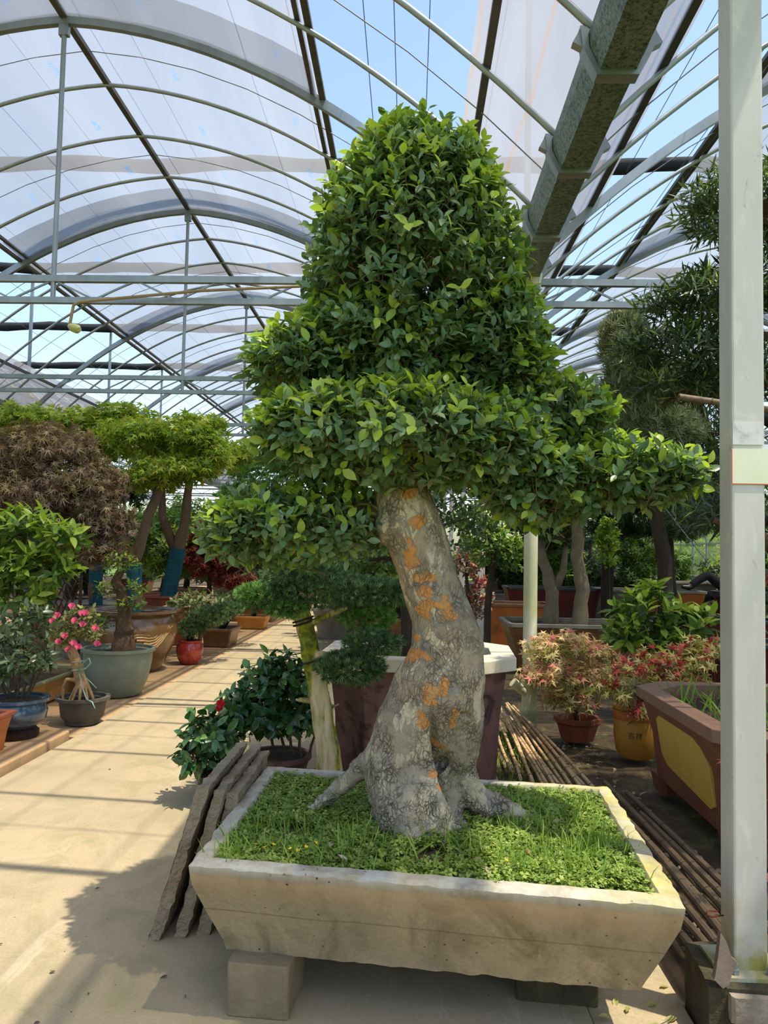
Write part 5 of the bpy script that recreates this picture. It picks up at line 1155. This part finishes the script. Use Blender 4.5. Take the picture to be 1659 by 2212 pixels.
bt.transform(Matrix.Translation(-Vector(ORG[g.name]))); bt.materials.clear(); bt.materials.append(M('tan_root_bark', (182, 148, 104), (140, 108, 74), 9, .85, .4, 40, bdist=.008)); bt.polygons.foreach_set('use_smooth', np.ones(len(bt.polygons), bool))
o = bpy.data.objects.new('trunk', bt); col.objects.link(o); o.parent = g
P0, O0 = pads_pts([(-2.90, 6.56, .80, .20, .18, .13), (-2.82, 6.55, .92, .13, .14, .10), (-2.70, 6.55, .76, .13, .13, .08), (-2.98, 6.56, .72, .12, .12, .08)], 110, (.4, 1.05), .6)
pos, dr, nm, sz, rk, tw = sprigs(P0, O0, 5, .015, .048, .3, 1.0); leaves(g, OVAL, pos, dr, nm, sz, leafmat('variegated_leaf', [(0, (96, 108, 52)), (.5, (146, 152, 86)), (1, (186, 178, 104))], .5, .3), 120, (np.tile(O0, (5, 1)) * unit(CAM - pos)).sum(1) + rng.random(len(pos)) * .5); twigs(g, tw[0], tw[1], .0025, m_stem)
m_pink = M('pink_petal', (222, 92, 122), (200, 66, 100), 30, .6, 0)
for (x, z) in ((-2.83, 1.0), (-2.74, .94), (-2.71, .945), (-2.73, .85), (-2.62, .82), (-2.99, .87), (-2.88, .75), (-2.93, .70), (-2.80, .69), (-2.76, .66), (-2.85, .64), (-2.60, .69), (-2.95, .92), (-2.80, .88)): flower(g, (x, 6.40, z), .034, m_pink, 'bloom', 6)
m_tie = M('pale_green_ribbon', (156, 190, 168), None, 9, .5, 0)
b = MB()
for z in (.45, .52): b.tube([(-2.815 - .05 * (z - .45) + .053 * math.cos(a), 6.55 + .053 * math.sin(a), z + .008 * math.cos(a)) for a in np.linspace(0, 6.28, 14)], .005, 5)
b.tube([(-2.79, 6.495, .45), (-2.74, 6.47, .52), (-2.69, 6.46, .56), (-2.675, 6.46, .52), (-2.72, 6.47, .47), (-2.79, 6.495, .44)], .005, 5); b.tube([(-2.79, 6.495, .44), (-2.72, 6.42, .32), (-2.66, 6.37, .235), (-2.60, 6.34, .22), (-2.57, 6.33, .17)], .005, 5); b.tube([(-2.79, 6.495, .44), (-2.70, 6.44, .40), (-2.60, 6.42, .32)], .004, 5)
b.build('ribbon_tie', m_tie, g, smooth='all')
# grey-green bowl
g = shrub_tree('stump_bonsai', 'old stump bonsai with sparse leaves in a large grey-green bowl', 'potted plant', (-2.97, 7.86, 0), [(-2.94, 7.9, .42), (-2.92, 7.9, .60), (-2.95, 7.88, .82), (-3.02, 7.88, 1.15), (-2.95, 7.88, 1.4)], (.12, .025),
   [(-2.86, 7.85, .92, .16, .16, .07), (-3.2, 7.8, .72, .18, .16, .10), (-2.98, 7.85, 1.32, .20, .2, .14), (-2.80, 7.85, 1.08, .16, .16, .10), (-3.1, 7.85, 1.05, .16, .16, .1)], 130, OVAL, .05, (L_mid, L_lit, .5), m_pbark, 90, None, 4, .025)
roundpot(g, (-2.97, 7.86, 0), [(.22, .0), (.24, .02), (.30, .16), (.335, .34), (.34, .44), (.365, .445), (.365, .475)], M('grey_green_plastic', (128, 136, 118), (108, 116, 100), 4, .5, .08, 40, ((140, 134, 110), .6, 3)), m_soil, .42)
# lattice panel
g = thing('lattice_panel', 'small dark bamboo lattice panel beside the wide pale bowl', 'lattice', (-4.45, 9.6, .25))
for i in range(7):
    for s in (-1, 1):
        b = MB(); x = -4.66 + i * .07; b.bar((x - s * .10, 9.6 + s * .006, .55), (x + s * .10, 9.6 + s * .006, 1.05), .014); b.build('lath', m_dwood, g)
for x in (-4.76, -4.14): b = MB(); b.bar((x, 9.6, 0), (x, 9.6, 1.15), .03); b.build('stake', m_dwood, g)
# red pot, brown pot, yellow tray with cascading junipers
def jun_pot(label, c, potf, trunk, pads, n, mt, s=(.05, .08)):
    g = thing('potted_juniper', label, 'potted plant', (c[0], c[1], 0)); potf(g)
    b = MB(); b.tube(trunk, np.linspace(.05, .02, len(trunk)), 8); b.build('trunk', m_dtrunk, g, smooth='all')
    P0, O0 = pads_pts(pads, n, (.4, 1.05), .5); inst('needle_pad', TUFT3, P0, unit(O0 + rv(len(P0)) * .6 + UP * .2), rv(len(P0)), rng.uniform(*s, len(P0)) * .8, mt, g); return g
m_redg = M('red_glaze', (186, 62, 46), (150, 44, 34), 5, .25, .08, 30, ((140, 90, 70), .62, 4), spec=.6, coat=.4)
g = jun_pot('dark juniper cascading over a glossy round red pot', (-2.87, 10.1), lambda g: roundpot(g, (-2.87, 10.1, 0), [(.11, 0), (.15, .06), (.178, .16), (.17, .25), (.15, .275), (.16, .285), (.16, .30)], m_redg, m_soil, .27),
        [(-2.87, 10.1, .26), (-2.86, 10.1, .42), (-2.8, 10.1, .55)], [(-2.84, 10.05, .46, .20, .2, .11), (-2.62, 10.1, .60, .24, .22, .13), (-2.42, 10.3, .70, .2, .2, .09)], 1500, L_jun, (.04, .07))
jun_pot('dark juniper leaning out of a brown rectangular pot', (-2.95, 12.1), lambda g: rectpot(g, (-2.95, 12.1), .24, .34, .02, .28, .03, m_brown, m_brown, m_soil, 0, .8, 0, .04, .03, .015),
        [(-2.95, 12.1, .24), (-2.8, 12.1, .45), (-2.55, 12.1, .62)], [(-2.5, 12.1, .78, .32, .3, .13), (-2.85, 12.1, .70, .2, .2, .1)], 900, L_jun)
m_yelt = M('yellow_tray_glaze', (206, 150, 74), (182, 122, 56), 5, .4, .1, 30, ((110, 104, 60), .62, 4))
jun_pot('small pine in a yellow glazed rectangular tray', (-3.0, 14.85), lambda g: rectpot(g, (-3.0, 14.85), .30, .26, .02, .24, .03, m_yelt, m_yelt, m_soil, 0, .78, 0, .04, .02, .02),
        [(-3.0, 14.85, .22), (-2.9, 14.85, .5), (-3.05, 14.85, .9)], [(-3.0, 14.8, .95, .34, .3, .16), (-2.75, 14.8, .70, .22, .2, .1)], 500, L_jun, (.06, .1))
bg_tree('pale-leaved low shrub between the brown jar and the dark junipers', (-2.98, 11.0, 0), [(-2.98, 11, 0), (-2.98, 11, .3), (-2.95, 11, .55)], (.04, .02), [(-2.98, 10.95, .72, .40, .32, .16), (-2.75, 11, .62, .28, .26, .14), (-3.2, 11, .66, .25, .25, .14)], 150, LONG, .11, (leafmat('cream_leaf', [(0, (120, 128, 78)), (.5, (166, 168, 112)), (1, (204, 198, 148))], .45, .3), L_mid, .2), m_stem)
bg_tree('dark red maple behind the slanting teal-wrapped trunk', (-3.75, 14.2, 0), [(-3.75, 14.2, 0), (-3.7, 14.2, .7), (-3.7, 14.2, 1.3)], (.06, .03), [(-3.6, 14.1, 1.75, .5, .4, .3), (-3.45, 14, 1.25, .5, .4, .3), (-3.2, 14, .95, .4, .4, .2), (-3.9, 14.1, 1.3, .4, .4, .3)], 420, MAPLE, .12, (leafmat('dark_red_maple', [(0, (92, 40, 34)), (.5, (128, 58, 46)), (1, (156, 84, 64))], .5, .3), None, 0))
def big_jun(label, x, y, pads, mt, n=1500): 
    return jun_pot(label, (x, y), lambda g: rectpot(g, (x, y), .5, .4, .03, .5, .05, m_brown, m_brown, m_soil, 0, .85, 0, .05, .04, .02), [(x, y, .45), (x + .1, y, 1.2), (x - .1, y, 2.0), (x, y, 2.7)], pads, n, mt, (.10, .17))
big_jun('bright green cloud-pruned juniper far down the aisle', -3.3, 16.5, [(-3.2, 16.4, 3.15, .72, .6, .34), (-3.75, 16.4, 2.62, .46, .4, .26), (-2.8, 16.4, 2.5, .4, .4, .2), (-3.3, 16.5, 1.9, .5, .4, .2)], L_junb, 1900)

# ------------------------------------------------------------------ rows of further potted trees that close the view
rows = [(-3.3, 19.5, L_dark), (-5.4, 17.5, L_mid), (-4.6, 21.0, L_dark), (-6.2, 14.0, L_dark), (-3.3, 23.5, L_mid), (-3.5, 28, L_dark), (-5.8, 25, L_mid), (-1.0, 13.5, L_dark), (-.9, 17.5, L_mid), (-.25, 15.6, L_dark), (-1.0, 22, L_dark), (.3, 20.5, L_mid), (-.8, 28, L_mid), (.6, 25, L_dark), (-2.2, 38, L_dark), (-4.5, 36, L_mid), (1.2, 34, L_dark),
        (2.45, 19.9, L_dark), (3.2, 21, L_mid), (2.4, 25, L_dark), (4.8, 23.5, L_dark), (7.4, 17.5, L_dark), (7.6, 22.5, L_mid), (5.6, 29, L_dark), (3.4, 32, L_mid), (8.2, 28, L_dark), (-8.8, 13.5, L_mid), (-9.2, 19, L_dark), (-8.9, 25, L_mid), (-7.8, 32, L_dark), (-6.8, 9.6, L_dark), (-12.5, 17, L_dark), (-12, 26, L_mid),
        (-4.7, 14.6, L_mid), (-5.5, 12.2, L_dark), (-5.8, 19.9, L_dark), (-4.3, 24.5, L_mid), (-5.0, 30, L_dark), (3.4, 19.2, L_mid), (5.0, 22.0, L_dark), (5.9, 20.5, L_mid), (6.6, 24.5, L_dark), (2.7, 23.0, L_mid), (5.2, 25.5, L_mid), (3.7, 26.5, L_dark), (-.2, 11.9, L_mid), (-.45, 18.9, L_dark), (-7.0, 16.6, L_dark), (7.9, 14.4, L_dark)]
tone = {L_dark.name: 'dark green', L_mid.name: 'mid green'}; potn = ('a brown glazed', 'a mossy green stone', 'a grey stone', 'a black-rimmed dark red', 'an orange')
pots = [(m_brown, m_brown), (m_grnst, m_grnst), (m_stone, m_stone), (m_dkred, m_black), (m_orange, m_brown)]
for i, (x, y, mt) in enumerate(rows):
    H = R.uniform(1.9, 2.7) if x < -2 else R.uniform(1.5, 2.2)
    if x > 1.5: H = R.uniform(1.6, 2.4)
    pd = [(x + R.uniform(-.5, .5), y + R.uniform(-.4, .4), H * R.uniform(.42, 1.0), R.uniform(.5, .8), R.uniform(.5, .7), R.uniform(.26, .42)) for _ in range(5)]
    g = shrub_tree('potted_tree', tone[mt.name] + ' tree in ' + potn[i % 5] + ' planter in the ' + ('rows beside the maples' if x < -2.3 else 'rows beside the aisle' if x < 1.3 else 'rows among the dark conifers'), 'potted plant', (x, y, 0), [(x, y, .45), (x + R.uniform(-.1, .1), y, H * .5), (x + R.uniform(-.15, .15), y, H * .9)], (.08, .03), pd, 230, SPRAY5, .17, (mt, L_lit if i % 3 == 0 else None, .25), m_dtrunk, 0, 'potted trees in the far rows', 4, .06, under=.7)
    pm, rm = pots[i % 5]; bgpot(g, (x, y), R.uniform(.45, .65), R.uniform(.35, .45), R.uniform(.42, .55), pm, rm)
# hedge outside the right wall
P0, O0 = pads_pts([(12.5 + (i % 2) * .8, 6 + i * 3.2, 1.2, 1.4, 2.0, 1.6) for i in range(15)], 5200, (.8, 1.05), .3)
tag(inst('outside_hedge', SPRAY5, P0, unit(O0 + rv(len(P0)) * .6), rv(len(P0)), rng.uniform(.3, .5, len(P0)), L_lit, None, (12.5, 25, 0)), 'bright green hedge beyond the right film wall', 'hedge')

# ------------------------------------------------------------------ small things
m_bpipe = M('brown_pipe', (150, 130, 96), (120, 104, 76), 9, .6, .1, 40)
g = thing('sprinkler_pipe', 'thin brown water pipe with a white nozzle hanging from the truss', 'pipe', (-3.05, 6.66, 3.45))
b = MB(); b.tube([(.9, 6.68, 3.88), (-.6, 6.68, 3.87), (-1.9, 6.68, 3.80), (-2.9, 6.68, 3.70), (-3.0, 6.68, 3.685), (-3.05, 6.68, 3.66), (-3.06, 6.68, 3.6), (-3.08, 6.68, 3.46)], .014, 8); b.build('pipe', m_bpipe, g, smooth=True)
b = MB(); b.tube([(-3.08, 6.68, 3.47), (-3.04, 6.66, 3.45), (-2.99, 6.64, 3.43), (-2.96, 6.62, 3.42)], [.02, .038, .04, .02], 12); b.build('nozzle', m_pvc, g, smooth=True)
zg = lambda x, y: -.02
dryleaf([(rng.uniform(.75, 1.52), rng.uniform(3.0, 6.4)) for _ in range(210)], 'dry leaf lying on the dark soil beside the big red planter', 'leaf', 'dry leaves on the soil', zg, (.03, .075))
dryleaf([(.80, 2.86), (.70, 2.78), (.86, 2.70), (.74, 2.64), (.83, 2.58), (.78, 2.92), (.90, 2.62), (.90, 2.80), (.68, 2.60), (.85, 2.94), (.73, 2.72)], 'fallen leaf on the mossy concrete between the planter and the column footing', 'leaf', 'fallen leaves by the column footing', lambda x, y: .002, (.035, .06), L_ol)
dryleaf([(-1.05, 2.62), (-1.22, 2.75), (-1.50, 2.92), (-.95, 2.36), (-.80, 2.30), (-1.35, 3.4), (-1.15, 2.45), (-1.7, 3.2), (-1.3, 2.2), (-.72, 2.62), (-.82, 2.75), (-1.9, 4.1), (-1.62, 2.6), (-2.0, 5.2)], 'tiny dark leaf scrap on the pale concrete aisle', 'leaf', 'leaf scraps on the aisle', lambda x, y: .001, (.012, .028), leafmat('dark_scrap', [(0, (62, 50, 40)), (1, (96, 80, 60))], .9, 0))
N = 900; xy = np.column_stack([rng.uniform(.62, 1.1, N), rng.uniform(4.2, 6.6, N)])
tag(inst('weeds', BLADE, np.column_stack([xy, np.full(N, -.03)]), unit(UP + rv(N) * .6), rv(N), rng.uniform(.04, .12, N), m_grs, None, (.85, 5.4, 0)), 'yellowish weeds on the ground around the pale bamboo bundle', 'weeds')
